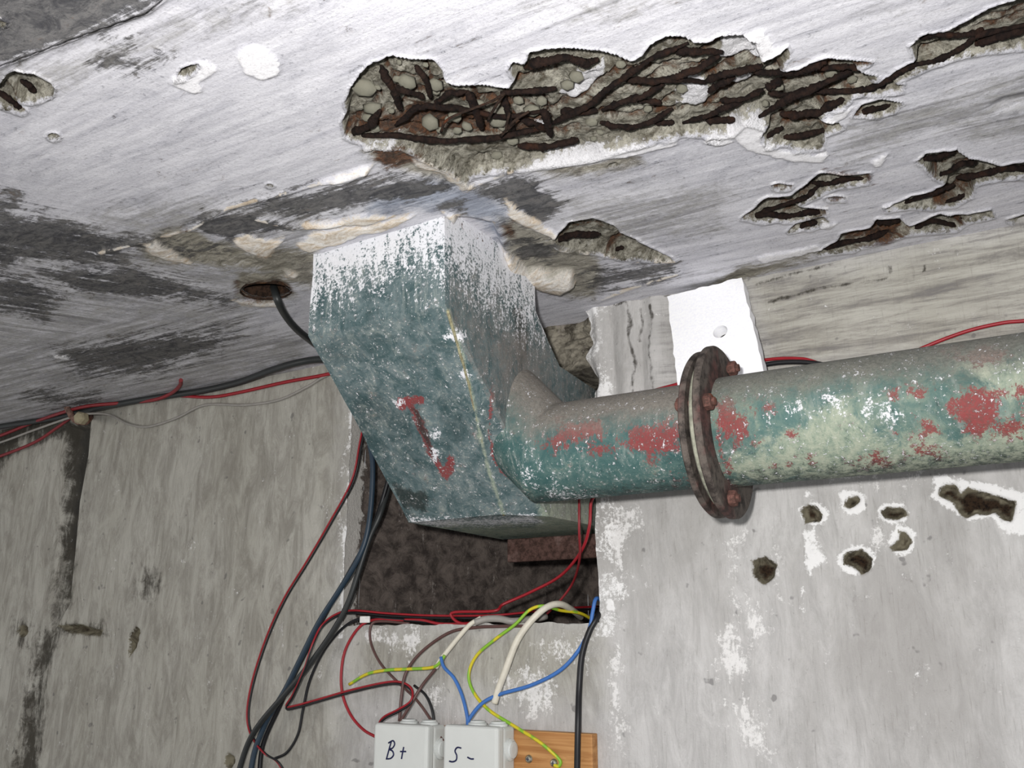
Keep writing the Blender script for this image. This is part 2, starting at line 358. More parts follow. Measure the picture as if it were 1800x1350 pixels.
def mk_ceiling():
    xs = np.concatenate([np.linspace(-3.4, -2.2, 9)[:-1], np.arange(-2.2, 0.28, 0.0023), np.linspace(0.3, 1.3, 8)])
    ys = np.concatenate([np.linspace(-1.6, 0.2, 10)[:-1], np.arange(0.22, 1.163, 0.0021)])
    X, Y = np.meshgrid(xs, ys, indexing='ij'); X = X.ravel(); Y = Y.ravel()
    P = np.stack([X, Y, np.full(X.shape, H)], 1); px, py = proj(P)
    far = (Y < 0.2) | (X > .28); px[far] = -9000
    sp, ssd = layer(px, py, SPALL, 5, 4)
    wh, wsd = layer(px, py, WHITE, 7, 6, 11)
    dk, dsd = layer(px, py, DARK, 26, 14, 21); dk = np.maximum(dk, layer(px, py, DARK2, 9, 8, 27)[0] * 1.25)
    gy, _ = layer(px, py, GREY, 45, 20, 31)
    tn, tsd = layer(px, py, TAN, 14, 8, 41)
    ru, _ = layer(px, py, RUSTB, 9, 5, 51)
    cr, csd = layer(px, py, CREAM, 8, 6, 61)
    bl, _ = layer(px, py, BLUE, 18, 8, 71)
    rod = lines(px, py, RODS)
    inside = sstep(-2, 9, ssd)
    halo = np.clip(1 + rod / 9, 0, 1) * sstep(-3, 3, ssd)
    ru = np.maximum(ru, halo * .9)
    sp = np.where(ssd > -900, sp, 0)
    # heights (up = into the slab)
    n1 = fbm(X * 45, Y * 45, 4, 5); n2 = np.abs(fbm(X * 70, Y * 70, 3, 15) - .5) * 2; n3 = fbm(X * 6, Y * 9, 3, 25)
    h = inside * (0.006 + 0.016 * n1 + 0.006 * n2)
    h += inside * 0.006 * np.clip(1 + rod / 7, 0, 1)           # the bars lie in their own grooves
    h += -0.0022 * sstep(-2, 2, wsd) - 0.0030 * sstep(-3, 4, csd) * (0.6 + n1)
    ins_t = sstep(-8, 12, tsd); h += ins_t * (0.004 * (n1 - .5) * 2 + .002)
    lip = np.exp(-(ssd + 2) ** 2 / 8.0); h -= lip * 0.0012
    # the rolled bead of hardened foam beside the duct
    s4 = sdist(px, py, CREAM[5], 30); h -= 0.014 * np.sqrt(np.clip(s4 / 12, 0, 1))
    hol = sdist(px, py, blob(467, 511, 44, 13, 20, .05), 40); hs = sstep(-2, 3, hol); hg = (hol > 1).reshape(len(xs), len(ys)); keep = ~(hg[:-1, :-1] & hg[1:, 1:] & hg[1:, :-1] & hg[:-1, 1:])
    ru = np.maximum(ru, np.clip(1 + hol / 9, 0, 1) * .8 * (hol < 6)); dk = np.maximum(dk, hs * 1.5); ru = np.where(hol > 1, .05 + .5 * (fbm(X * 90, Y * 20, 2, 99) > .62), ru); cr = np.where(hol > 0, 0, cr); wh = np.where(hol > 0, 0, wh); rcv = hs
    # broken pocket next to the duct, lifted slab shells
    h += 0.012 * sstep(-4, 8, sdist(px, py, [(800,378),(868,392),(880,430),(900,470),(930,500),(930,520),(800,470)], 30))
    for p, a in (((1.0), 0),): pass
    st = lines(px, py, EDGELINE, 14); h -= 0.002 * np.exp(-(st / 4.5) ** 2)
    # old joint and step at the far top left
    j = sdist(px, py, DARK[3], 60); h -= 0.010 * sstep(-3, 8, j) ; h -= 0.004 * np.exp(-((j + 6) / 6) ** 2)
    h += 0.0012 * (n3 - .5) * 2 + 0.0006 * (fbm(X * 12, Y * 90, 3, 35) - .5)
    h += 0.006 * sstep(0, 20, sdist(px, py, GREY[2], 40))
    h *= ~far; h *= 1 - sstep(1.09, 1.1, Y) * .0
    P[:, 2] += h
    me = gridmesh('ceiling', P, len(xs), len(ys), keep, flip=True)
    cr = np.maximum(cr, .78 * np.exp(-(st / 3.5) ** 2) * sstep(.40, .56, fbm(px / 16, py / 9, 3, 93)))
    rim = np.exp(-((ssd + 4) / 4.0) ** 2) * (fbm(X * 14, Y * 14, 2, 91) > .47); wh = np.maximum(wh, rim * .52)
    setattr4(me, 'ma', (sp, wh, dk, tn)); setattr4(me, 'mb', (ru, cr, bl, gy))
    return me
def ceiling_mat():
    n = NT('painted_slab', .9, .15)
    sp, wh, dk, tn = n.attr('ma'); ru, cr, bl, gy = n.attr('mb')
    XY = n.sepxyz(); X = XY[0]
    sa = n.noise((7, 80, 9), 8, .75, dist=.5); sb = n.noise((12, 70, 9), 8, .75, dist=.5, rot=math.radians(-58)); left = n.math('MULTIPLY', n.step(X, -.90, -.80, 1, 0), n.math('MULTIPLY', n.step(X, -1.5, -1.3), n.step(XY[1], .72, .84, 1, 0)))
    streak = n.math('ADD', n.math('MULTIPLY', sa, n.math('SUBTRACT', 1, left)), n.math('MULTIPLY', sb, left))
    grain = n.noise(420, 3, .6); mid = n.noise((30, 70, 30), 9, .78, dist=.9); cloud = n.noise((9, 16, 9), 8, .7, dist=.6)
    fine = n.noise(170, 5, .75); hair = n.noise((60, 600, 60), 4, .7)
    c = n.mix(n.step(streak, .34, .68), lin((222, 221, 226)), lin((192, 191, 198)))
    c = n.mix(n.step(cloud, .46, .72, 0, .6), c, lin((166, 166, 174)))
    c = n.mix(n.math('MULTIPLY', n.step(hair, .54, .76), .26), c, lin((140, 140, 148)))
    c = n.mix(n.math('MULTIPLY', n.step(n.math('ADD', fine, n.math('MULTIPLY', cloud, .3)), .74, .86), .6), c, lin((120, 120, 128)))
    mot = n.math('ADD', n.math('MULTIPLY', streak, .45), n.math('ADD', n.math('MULTIPLY', mid, .40), n.math('MULTIPLY', fine, .15)))
    v = n.math('ADD', n.math('MULTIPLY', gy, .26), mot)
    c = n.mix(n.math('MULTIPLY', n.step(v, .64, .84), .85), c, n.mix(n.step(mid, .4, .6), lin((112, 110, 110)), lin((158, 156, 152))))
    c = n.mix(n.math('MULTIPLY', n.edge(tn, mot, 1.4, .30), .85), c, n.mix(n.step(mid, .36, .64), lin((178, 172, 154)), lin((112, 106, 90))))
    c = n.mix(n.math('MULTIPLY', n.edge(bl, mot, 1.9, .4), .75), c, n.mix(n.step(streak, .35, .65), lin((152, 162, 180)), lin((92, 100, 116))))
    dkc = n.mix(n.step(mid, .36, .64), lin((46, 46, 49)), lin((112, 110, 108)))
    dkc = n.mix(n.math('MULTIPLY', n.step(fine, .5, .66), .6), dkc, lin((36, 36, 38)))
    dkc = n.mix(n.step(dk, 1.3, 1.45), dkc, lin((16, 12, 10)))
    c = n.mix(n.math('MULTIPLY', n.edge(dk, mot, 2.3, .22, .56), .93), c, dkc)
    c = n.mix(n.edge(cr, mid, 1.0, .22), c, n.mix(n.step(mid, .38, .66), lin((244, 240, 234)), lin((198, 180, 156))))
    con = n.mix(n.step(mid, .36, .64), lin((188, 184, 170)), lin((106, 101, 88)))
    con = n.mix(n.step(fine, .45, .72), con, lin((70, 66, 54)))
    con = n.mix(n.math('MULTIPLY', n.step(n.vor(75), .24, .12), .5), con, lin((196, 192, 182)))
    c = n.mix(n.edge(sp, fine, .6, .12), c, con)
    c = n.mix(n.math('MULTIPLY', n.edge(ru, mid, 1.3, .35, .56), .92), c, n.mix(n.step(fine, .36, .68), lin((50, 34, 26)), lin((112, 74, 50))))
    c = n.mix(n.edge(wh, n.math('MULTIPLY', n.math('ADD', fine, mid), .5), 1.2, .12, .58), c, n.mix(mid, lin((244, 243, 246)), lin((222, 220, 222))))
    c = n.mix(n.math('MULTIPLY', n.step(grain, .45, .8), .25), c, lin((70, 70, 74)))
    b = n.bump(mot, .35, .002); b = n.bump(fine, .4, .0016, b)
    rb = n.bump(n.math('MULTIPLY', n.math('ADD', sp, n.math('MULTIPLY', tn, .6)), n.math('ADD', mid, fine)), .9, .005, b)
    return n.done(c, rb)
def n_str(v): return v
M_CEIL = ceiling_mat()
ceiling = link('ceiling', mk_ceiling(), M_CEIL); ceiling['kind'] = 'structure'
def sleeve():
    n = 48; rings = []; rr = random.Random(8)
    j = [rr.uniform(-.0015, .0015) for _ in range(n)]; c0 = atZ(467, 511)
    base = [atZ(467 + 47 * math.cos(2 * math.pi * k / n), 511 + 15 * math.sin(2 * math.pi * k / n)) for k in range(n)]
    for i, z in enumerate((-.0015, .002, .012, .03, .06, .10)):
        rings.append([tuple((p - c0) * (.97 - .035 * i + j[k] * 8) + c0 + Vector((0, 0, z))) for k, p in enumerate(base)])
    me = ringmesh(rings, 'hole_lining', False); me.flip_normals()
    n0 = len(rings[0]); bm = bmesh.new(); bm.from_mesh(me); bm.verts.ensure_lookup_table(); bm.faces.new(bm.verts[-n0:]); bm.to_mesh(me); bm.free()
    o = link('hole_lining', me, rust_mat('hole_rust', (62, 46, 36), (24, 18, 14), ore=(108, 76, 48)), ceiling); o['label'] = 'rusty lining of the cable hole'
LATER = sleeve

# ================================================================ wall with the niche
NX0, NX1, NZ0 = -.965, -.530, .028
HOLES = [
 [(1408,895),(1420,886),(1438,892),(1446,905),(1440,918),(1415,921)], [(1482,882),(1490,874),(1507,870),(1515,880),(1495,896),(1484,892)],
 [(1548,900),(1560,892),(1590,893),(1598,906),(1580,915),(1555,911)], [(1565,962),(1578,948),(1580,932),(1593,935),(1604,950),(1592,968),(1572,968)],
 [(1478,982),(1490,968),(1515,966),(1534,980),(1530,1003),(1516,1011),(1500,998),(1480,992)], [(1320,985),(1345,979),(1366,990),(1362,1015),(1340,1028),(1322,1012)],
 [(1648,862),(1660,852),(1678,850),(1690,866),(1700,857),(1740,868),(1786,882),(1778,918),(1762,915),(1750,902),(1730,905),(1715,905),(1700,912),(1688,905),(1675,885),(1650,872)],
 [(228,1112),(238,1100),(246,1112),(240,1140),(226,1155)], blob(402,1338,9,14), [(98,1100),(140,1097),(180,1108),(175,1118),(120,1112)], blob(40,1110,8,12),
]
RIMS = [
 blob(1430,903,28,22,14,.12), blob(1498,882,24,23,14,.1), blob(1572,902,29,22,14,.08), blob(1586,950,24,30,14,.1), blob(1505,985,34,27,14,.07),
 [(1640,835),(1665,833),(1700,845),(1735,850),(1800,865),(1860,880),(1860,940),(1775,940),(1755,925),(1745,912),(1700,915),(1685,905),(1660,890),(1633,880),(1638,860)],
 [(1410,930),(1435,930),(1440,960),(1455,985),(1430,1000),(1428,1018),(1420,1000),(1412,965)], blob(1420,870,5,6), blob(1487,838,12,3),
 [(1060,1052),(1078,1050),(1088,1078),(1062,1075)], blob(1412,1040,4,9), blob(1411,1072,3,11),
]
SMEAR = [
 [(1052,880),(1140,880),(1110,950),(1095,1080),(1056,1070)], [(1265,950),(1305,925),(1300,1050),(1330,1030),(1350,1120),(1330,1180),(1300,1090),(1268,1035)], [(1340,880),(1375,900),(1385,1060),(1350,1020)],
 [(930,1130),(1000,1100),(1060,1105),(1040,1180),(940,1160)], [(610,1102),(780,1104),(740,1150),(650,1140)], [(745,1210),(785,1205),(780,1245),(752,1240)], [(598,770),(614,765),(612,1060),(598,1060)],
 [(1270,1230),(1345,1225),(1365,1330),(1280,1330)], [(1240,1110),(1300,1080),(1330,1180),(1260,1200)], [(550,1170),(600,1150),(590,1210),(545,1200)], [(860,1190),(960,1150),(1000,1260),(880,1250)], [(1450,835),(1620,825),(1620,850),(1460,865)], blob(1550,940,30,24), [(1060,1110),(1110,1120),(1100,1330),(1060,1330)]]
WDARK = [
 [(120,750),(155,735),(150,800),(135,880),(128,960),(118,1060),(95,1100),(92,1060),(108,960),(116,860)], [(70,1110),(105,1105),(80,1180),(62,1370),(25,1370),(50,1200)],
 [(90,1095),(180,1098),(190,1115),(100,1120)], blob(262,1030,16,28), [(30,1090),(55,1095),(50,1140),(30,1130)], [(-20,720),(160,735),(120,770),(40,780),(-20,850)]
]
FISS = [[(1104,535),(1112,560),(1110,600),(1118,640),(1116,690)], [(1146,540),(1150,580),(1144,620),(1152,690)], [(1128,545),(1132,570),(1127,600)], [(1060,528),(1090,540),(1105,530),(1140,524),(1175,520)], [(1175,515),(1200,505)], [(1330,500),(1400,480),(1470,462)], [(1565,470),(1567,478)], [(1622,468),(1624,476)], [(1350,530),(1450,505),(1560,490)], [(132,750),(130,830),(118,960),(104,1080)], [(60,1180),(48,1280),(38,1370)]]
CORE = [[(122,748),(156,742),(150,790),(140,850),(134,900),(128,960),(112,1050),(98,1050),(108,960),(116,860)]]
WGREY = [ [(-300,720),(330,660),(300,1500),(-300,1500)], [(-200,700),(620,600),(600,1500),(-300,1500)], [(1310,490),(1860,380),(1860,620),(1340,660)], [(610,1100),(1050,1100),(1050,1230),(610,1200)] ]
def mk_wall():
    xs = np.concatenate([np.linspace(-3.4, -2.1, 8)[:-1], np.linspace(-2.1, NX0, 430), np.linspace(NX0, NX1, 150)[1:], np.linspace(NX1, .16, 310)[1:], np.linspace(.25, 1.3, 6)])
    zs = np.concatenate([np.linspace(-1.5, -.32, 8)[:-1], np.linspace(-.32, NZ0, 140), np.linspace(NZ0, H + .012, 190)[1:]])
    X, Z = np.meshgrid(xs, zs, indexing='ij')
    cx = (X[:-1, :-1] + X[1:, 1:]) / 2; cz = (Z[:-1, :-1] + Z[1:, 1:]) / 2
    keep = ~((cx > NX0) & (cx < NX1) & (cz > NZ0))
    X = X.ravel(); Z = Z.ravel(); P = np.stack([X, np.full(X.shape, D), Z], 1); px, py = proj(P)
    far = (X < -2.1) | (X > .16) | (Z < -.33)
    ho, hsd = layer(px, py, HOLES, 5, 4, 5); ri, rsd = layer(px, py, RIMS, 6, 6, 15)
    dk, dsd = layer(px, py, WDARK, 20, 8, 25); fis = np.clip(1.25 + lines(px + 9 * (fbm(px / 14, py / 18, 3, 96) - .5), py + 5 * (fbm(px / 12, py / 12, 3, 97) - .5), FISS) / 4, 0, 1) * .72 * (.45 + fbm(px / 9, py / 9, 3, 95)); gy, _ = layer(px, py, WGREY, 40, 20, 35)
    h = sstep(-2, 7, hsd) * (.008 + .008 * fbm(X * 60, Z * 60, 3, 5))         # into the wall
    cr = sstep(-6, 8, sdist(px, py, WDARK[0], 30)); h += cr * .03
    h += sstep(-8, 14, sdist(px, py, WDARK[1], 30)) * .006
    h -= .0012 * sstep(-2, 2, rsd)
    h += .0016 * (fbm(X * 7, Z * 5, 3, 45) - .5) + .0007 * (fbm(X * 60, Z * 14, 3, 55) - .5)
    # calcite column to the right of the niche
    col = sstep(0, .012, X - NX1) * (1 - sstep(.09, .13, X - NX1)) * sstep(.26, .30, Z)
    h -= col * (.003 + .006 * np.abs(np.sin((X - NX1) * 75 + 1.6 * fbm(X * 20, Z * 9, 2, 65))) + .006 * (fbm(X * 50, Z * 12, 3, 75) - .5))
    h += .002 * (fbm(X * 4, Z * 60, 3, 85) - .5) * sstep(.28, .34, Z) * (X > -.4)
    h *= ~far; P[:, 1] += h
    # chipped edges of the niche
    en = np.exp(-np.abs(X - NX1) / .012) * (Z > NZ0 - .01); P[:, 0] += en * .016 * (fbm(Z * 28, X * 0 + 3, 4, 7) - .5) * (.5 + 1.5 * (Z > .2))
    en = np.exp(-np.abs(X - NX0) / .008) * (Z > NZ0); P[:, 0] += en * .006 * (fbm(Z * 40, X * 0 + 5, 3, 8) - .5)
    en = np.exp(-np.abs(Z - NZ0) / .006) * (X > NX0) * (X < NX1); P[:, 2] += en * .008 * (fbm(X * 35, Z * 0, 3, 9) - .5)
    me = gridmesh('wall_back', P, len(xs), len(zs), keep)
    edge = np.maximum(np.exp(-((X - NX0) / .008) ** 2), np.exp(-((X - NX1 - .01) / .03) ** 2) * .9) * (Z > NZ0 - .02) * fbm(X * 30, Z * 30, 3, 77) * 1.35
    dk = np.maximum(np.maximum(dk, fis), layer(px, py, CORE, 10, 3)[0] * 1.8); setattr4(me, 'ma', (ho, np.maximum(ri, edge * .95), dk, gy))
    sm, _ = layer(px, py, SMEAR, 26, 12, 65); core = sstep(3, 12, hsd + 10 * (fbm(px / 8, py / 8, 3, 66) - .5)) ; setattr4(me, 'mb', (sm, core, 0 * px, 0 * px)); return me
def wall_mat():
    n = NT('limewashed_concrete', .92, .12)
    ho, ri, dk, gy = n.attr('ma'); sm, core, _c, _d = n.attr('mb')
    v = n.noise((38, 38, 11), 9, .78, dist=.7); h = n.noise((8, 8, 80), 8, .75, dist=.4); mid = n.noise(30, 9, .78, dist=.8); fine = n.noise(230, 5, .75); big = n.noise((6, 6, 3), 6, .65)
    hair = n.noise((420, 420, 30), 4, .7)
    xyz = n.sepxyz(); up = n.math('MULTIPLY', n.step(xyz[2], .28, .34), n.step(xyz[0], -.46, -.42))
    st = n.mix(up, v, h)
    c = n.mix(n.step(st, .32, .70), lin((202, 200, 198)), lin((172, 170, 168)))
    c = n.mix(n.step(big, .40, .66, 0, .65), c, lin((154, 151, 147)))
    c = n.mix(n.math('MULTIPLY', gy, .68), c, n.mix(n.step(st, .35, .65), lin((172, 169, 156)), lin((128, 123, 110))))
    c = n.mix(n.step(n.math('MULTIPLY', up, n.math('ADD', n.math('MULTIPLY', h, .7), n.math('MULTIPLY', mid, .3))), .47, .66, 0, .75), c, lin((112, 109, 109)))
    c = n.mix(n.math('MULTIPLY', n.step(n.math('ADD', n.math('MULTIPLY', mid, .7), n.math('MULTIPLY', fine, .3)), .58, .68), .6), c, lin((226, 224, 222)))
    c = n.mix(n.math('MULTIPLY', n.step(hair, .54, .72), .28), c, lin((110, 106, 98)))
    c = n.mix(n.math('MULTIPLY', n.step(fine, .60, .74), .45), c, lin((104, 100, 92)))
    mot = n.math('ADD', n.math('MULTIPLY', mid, .5), n.math('MULTIPLY', v, .5))
    sn = n.math('ADD', n.math('MULTIPLY', v, .45), n.math('ADD', n.math('MULTIPLY', fine, .25), n.math('MULTIPLY', mid, .30)))
    c = n.mix(n.math('MULTIPLY', n.edge(sm, sn, 3.6, .25, .98), .85), c, lin((232, 230, 228)))
    c = n.mix(n.math('MULTIPLY', n.step(n.noise(55, 2, .5), .70, .76), .55), c, lin((92, 90, 90)))
    c = n.mix(n.math('MULTIPLY', n.edge(dk, mot, 1.7, .34, .60), .88), c, n.mix(n.step(dk, 1.0, 1.4), lin((52, 48, 41)), lin((20, 18, 16))))
    c = n.mix(n.math('MULTIPLY', n.edge(ri, n.math('ADD', n.math('MULTIPLY', mid, .5), n.math('MULTIPLY', fine, .5)), 1.9, .20, .60), .85), c, lin((240, 239, 238)))
    c = n.mix(n.edge(ho, fine, .6, .14), c, n.mix(core, n.mix(n.step(mid, .4, .62), lin((128, 122, 104)), lin((66, 60, 50))), n.mix(n.step(fine, .4, .65), lin((50, 38, 28)), lin((20, 15, 12)))))
    b = n.bump(st, .35, .002); b = n.bump(n.math('ADD', fine, mid), .5, .0022, b)
    return n.done(c, b)
M_WALL = wall_mat()
wall = link('wall_back', mk_wall(), M_WALL); wall['kind'] = 'structure'
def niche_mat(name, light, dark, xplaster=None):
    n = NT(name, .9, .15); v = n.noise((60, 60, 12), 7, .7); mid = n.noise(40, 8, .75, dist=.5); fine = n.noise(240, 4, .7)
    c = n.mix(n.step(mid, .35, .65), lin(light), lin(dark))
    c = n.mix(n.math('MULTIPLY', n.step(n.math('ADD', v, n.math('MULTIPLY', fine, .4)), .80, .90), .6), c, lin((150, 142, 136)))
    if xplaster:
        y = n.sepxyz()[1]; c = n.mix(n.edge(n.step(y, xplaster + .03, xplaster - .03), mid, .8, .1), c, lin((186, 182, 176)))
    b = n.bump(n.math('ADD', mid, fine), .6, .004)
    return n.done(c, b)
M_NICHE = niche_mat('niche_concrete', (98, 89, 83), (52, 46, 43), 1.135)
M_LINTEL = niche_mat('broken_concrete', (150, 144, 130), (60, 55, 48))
def patch(name, quad, nu, nv, mat, parent, amp=.002, sc=40, seed=1, flip=False):
    a, b, c, d = [np.array(p, float) for p in quad]
    u = np.linspace(0, 1, nu)[:, None, None]; v = np.linspace(0, 1, nv)[None, :, None]
    P = (a * (1 - u) + b * u) * (1 - v) + (d * (1 - u) + c * u) * v
    nr = np.cross(b - a, d - a); nr = nr / np.linalg.norm(nr); L = np.linalg.norm(b - a); Wd = np.linalg.norm(d - a)
    uu = u[..., 0] * L * sc + v[..., 0] * 0; vv = v[..., 0] * Wd * sc + u[..., 0] * 0
    P = P + nr * ((fbm(uu, vv, 4, seed) - .5) * 2 * amp)[..., None]
    return link(name, gridmesh(name, P.reshape(-1, 3), nu, nv, flip=flip), mat, parent)
nt = H + .02
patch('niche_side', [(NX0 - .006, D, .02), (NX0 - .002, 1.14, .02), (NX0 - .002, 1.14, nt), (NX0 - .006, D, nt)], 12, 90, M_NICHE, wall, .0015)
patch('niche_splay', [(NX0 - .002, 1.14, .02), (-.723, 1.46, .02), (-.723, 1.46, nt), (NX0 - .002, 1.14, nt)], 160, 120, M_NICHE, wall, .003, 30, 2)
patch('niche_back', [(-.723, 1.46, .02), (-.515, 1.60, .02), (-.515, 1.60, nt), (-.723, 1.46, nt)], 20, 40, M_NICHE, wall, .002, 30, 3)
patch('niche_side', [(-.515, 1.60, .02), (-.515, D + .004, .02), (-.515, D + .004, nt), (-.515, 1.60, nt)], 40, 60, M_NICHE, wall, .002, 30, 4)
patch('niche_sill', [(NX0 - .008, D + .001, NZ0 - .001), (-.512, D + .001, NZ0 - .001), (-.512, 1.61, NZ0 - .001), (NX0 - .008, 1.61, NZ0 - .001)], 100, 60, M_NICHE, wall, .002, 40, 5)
def lintel():
    nu, nv = 200, 110; u = np.linspace(0, 1, nu)[:, None]; v = np.linspace(0, 1, nv)[None, :]
    X = -.97 + .46 * u + 0 * v; s = v * .15
    Z = np.where(s < .078, H + .01 - s, H + .01 - .078) + 0 * u; Y = np.where(s < .078, 1.135, 1.135 + (s - .078) * 6) + 0 * u
    n1 = fbm(X * 28, Z * 60, 4, 3)
    Y = Y - (s < .085) * ((n1 - .5) * .030 + .012 * np.floor(fbm(X * 9, Z * 42, 2, 8) * 4) / 4)
    Z = Z + (s >= .07) * (fbm(X * 40, Y * 20, 3, 4) - .5) * .016
    P = np.stack([X, Y, Z], -1).reshape(-1, 3)
    return link('broken_lintel', gridmesh('broken_lintel', P, nu, nv, flip=True), M_LINTEL, wall)
lintel()

# floor and the dim rest of the room
M_FLOOR = plain('concrete_floor', (120, 116, 108), .9, .2, 0, .2, 18, .2)
fl_o = box('floor', (-3.4, -1.6, -1.56), (1.3, 1.1, -1.5), M_FLOOR); fl_o['kind'] = 'structure'

# ================================================================ steel bars and stones of the slab
def rust_mat(name, a, b, rough=.9, ore=(118, 62, 34)):
    n = NT(name, rough, .15); z = n.noise(160, 6, .75); y = n.noise(40, 4, .6)
    c = n.mix(n.step(z, .35, .65), lin(a), lin(b)); c = n.mix(n.step(y, .55, .75, 0, .7), c, lin(ore))
    return n.done(c, n.bump(z, .8, .003))
M_BAR = rust_mat('corroded_bar', (40, 28, 23), (18, 13, 12), ore=(62, 38, 26))
for k, ln in enumerate(RODS):
    pts = []
    for i, (x, y) in enumerate(ln):
        e = (i == 0 or i == len(ln) - 1)
        pts.append(atZ(x, y, H + (.008 if e else .0035)))
    # slight kinks from decades of rusting
    for i in range(len(pts) - 1, 0, -1):
        q = pts[i - 1].lerp(pts[i], random.uniform(.35, .65)) + Vector((random.uniform(-1, 1), random.uniform(-1, 1), random.uniform(-.6, .6))) * .0011
        pts.insert(i, q)
    r0 = .0023 if k % 3 else .0030
    tube('rebar', pts, (lambda r0, q: (lambda t: r0 * (.42 + .58 * min(1, min(t, 1 - t) * 9 + .1)) * (.72 + .7 * float(vnoise(np.array([t * 9 + q]), np.array([q * 1.7]), 3)[0]) + .2 * random.random())))(r0, k), M_BAR, ceiling, 7, 8, .22)
M_WIRE = rust_mat('rusty_wire', (58, 44, 36), (34, 26, 22))
for ln in ([(775,232),(790,208),(860,180),(884,166)], [(858,212),(868,192),(886,165)], [(905,215),(890,228),(895,200)], [(880,240),(905,212),(930,196)]):
    tube('tie_wire', [atZ(x, y, H - .002 - .003 * (i % 2)) for i, (x, y) in enumerate(ln)], .0013, M_WIRE, ceiling, 5, 6)
M_STONE = plain('aggregate_stone', (168, 166, 150), .9, .2, 0, .25, 90, .9, (86, 80, 66))
def stone_me(i):
    bm = bmesh.new(); bmesh.ops.create_icosphere(bm, subdivisions=1, radius=1); r = random.Random(i)
    for v in bm.verts: v.co *= r.uniform(.8, 1.1)
    me = bpy.data.meshes.new('stone'); bm.to_mesh(me); bm.free(); me.polygons.foreach_set('use_smooth', [True] * len(me.polygons)); me.materials.append(M_STONE); return me
SM = [stone_me(i) for i in range(5)]
r = random.Random(4); cnt = 0
sx = np.array([r.uniform(605, 1560) for _ in range(900)]); sy = np.array([r.uniform(70, 300) for _ in range(900)])
a1 = sdist(sx, sy, SPALL[0], 40); a2 = lines(sx, sy, RODS, 30); a3 = np.full(sx.shape, -1e3)
for p in WHITE: a3 = np.maximum(a3, sdist(sx, sy, p, 30))
spots = [(640,155,15),(655,190,10),(715,145,12),(765,150,10),(935,195,10),(1040,215,8),(755,215,13),(885,198,9),(1012,135,9),(875,212,12),(800,205,10),(820,222,8)]
for x, y, b in zip(sx, sy, zip(a1, a2, a3)):
    if b[0] > 9 and b[1] < -9 and b[2] < -8 and cnt < 34: spots.append((x, y, r.uniform(4, 8.5))); cnt += 1
for x, y, s in spots:
    o = bpy.data.objects.new('stone', SM[r.randrange(5)]); C.objects.link(o); o.parent = ceiling
    o.location = atZ(x, y, H + .011); o.scale = (s * .00070 * r.uniform(.9, 1.5), s * .00095, s * .0005); o.rotation_euler = (0, 0, r.uniform(-.4, .4))

# ================================================================ the sheet-steel duct
DX0, DX1 = -.735, -.537
def paintmat(name, base, pale, speck=.5, dustc=(128, 122, 116), salt=False, top=0.0):
    n = NT(name, .68, .25)
    wh, red, rust, pl = n.attr('ma'); dk, _a, dust, _b = n.attr('mb')
    mid = n.noise(34, 9, .78, dist=.7); fine = n.noise(300, 4, .75); fl2 = n.noise((110, 110, 60), 8, .8); big = n.noise(8, 6, .65, dist=.5); drip = n.noise((85, 85, 14), 7, .75, dist=.4)
    c = n.mix(n.step(mid, .36, .64), lin(base), lin(pale))
    c = n.mix(n.step(big, .46, .66, 0, .6), c, tuple(v * .5 for v in lin(base)[:3]) + (1,))
    c = n.mix(n.step(drip, .50, .68, 0, .45), c, lin((150, 156, 150)))
    c = n.mix(n.math('MULTIPLY', n.edge(pl, mid, 1.3, .35), .9), c, n.mix(n.step(fl2, .35, .65), lin((160, 164, 146)), lin((118, 134, 118))))
    c = n.mix(n.math('MULTIPLY', n.step(n.math('ADD', n.math('MULTIPLY', fine, .6), n.math('MULTIPLY', mid, .4)), .54, .66), speck), c, lin((176, 178, 168)))
    c = n.mix(n.math('MULTIPLY', n.step(fl2, .56, .68), .5), c, lin((44, 54, 52)))
    c = n.mix(n.math('MULTIPLY', n.step(fine, .63, .70), .8), c, lin((206, 206, 198)))
    rn = n.math('ADD', n.math('MULTIPLY', fl2, .4), n.math('ADD', n.math('MULTIPLY', fine, .25), n.math('MULTIPLY', mid, .35)))
    c = n.mix(n.math('MULTIPLY', n.edge(red, rn, 3.2, .12, .64), .92), c, n.mix(n.step(fine, .4, .7), lin((132, 52, 54)), lin((98, 62, 58))))
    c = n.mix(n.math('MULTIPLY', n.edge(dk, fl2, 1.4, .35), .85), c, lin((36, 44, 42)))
    nz = n.normz(); d = n.step(n.math('ADD', nz, n.math('MULTIPLY', n.math('SUBTRACT', rn, .5), 2.2)), .05 - top, .80 - top)
    dd = n.math('MULTIPLY', n.math('MAXIMUM', d, n.edge(dust, rn, 2.0, .45)), .88)
    c = n.mix(dd, c, n.mix(n.step(fine, .35, .7), lin(dustc), tuple(v * .5 for v in lin(dustc)[:3]) + (1,)))
    c = n.mix(n.edge(rust, fl2, .7, .12), c, n.mix(n.step(fine, .4, .7), lin((74, 46, 32)), lin((38, 24, 18))))
    sn = n.math('ADD', n.math('MULTIPLY', fl2, .35), n.math('ADD', n.math('MULTIPLY', fine, .45), n.math('MULTIPLY', drip, .20)))
    c = n.mix(n.math('MULTIPLY', n.edge(wh, sn, 3.4, .22, .60), .93), c, n.mix(mid, lin((240, 240, 244)), lin((206, 206, 210))))
    b = n.bump(mid, .35, .0025); b = n.bump(n.math('ADD', fine, n.math('MULTIPLY', wh, fl2)), .5, .002, b)
    return n.done(c, b)
M_DUCT = paintmat('teal_duct_paint', (60, 82, 84), (108, 122, 124), .6)
M_BRANCH = paintmat('teal_pipe_paint', (54, 86, 85), (80, 106, 102), .4, (134, 126, 118), top=.25)
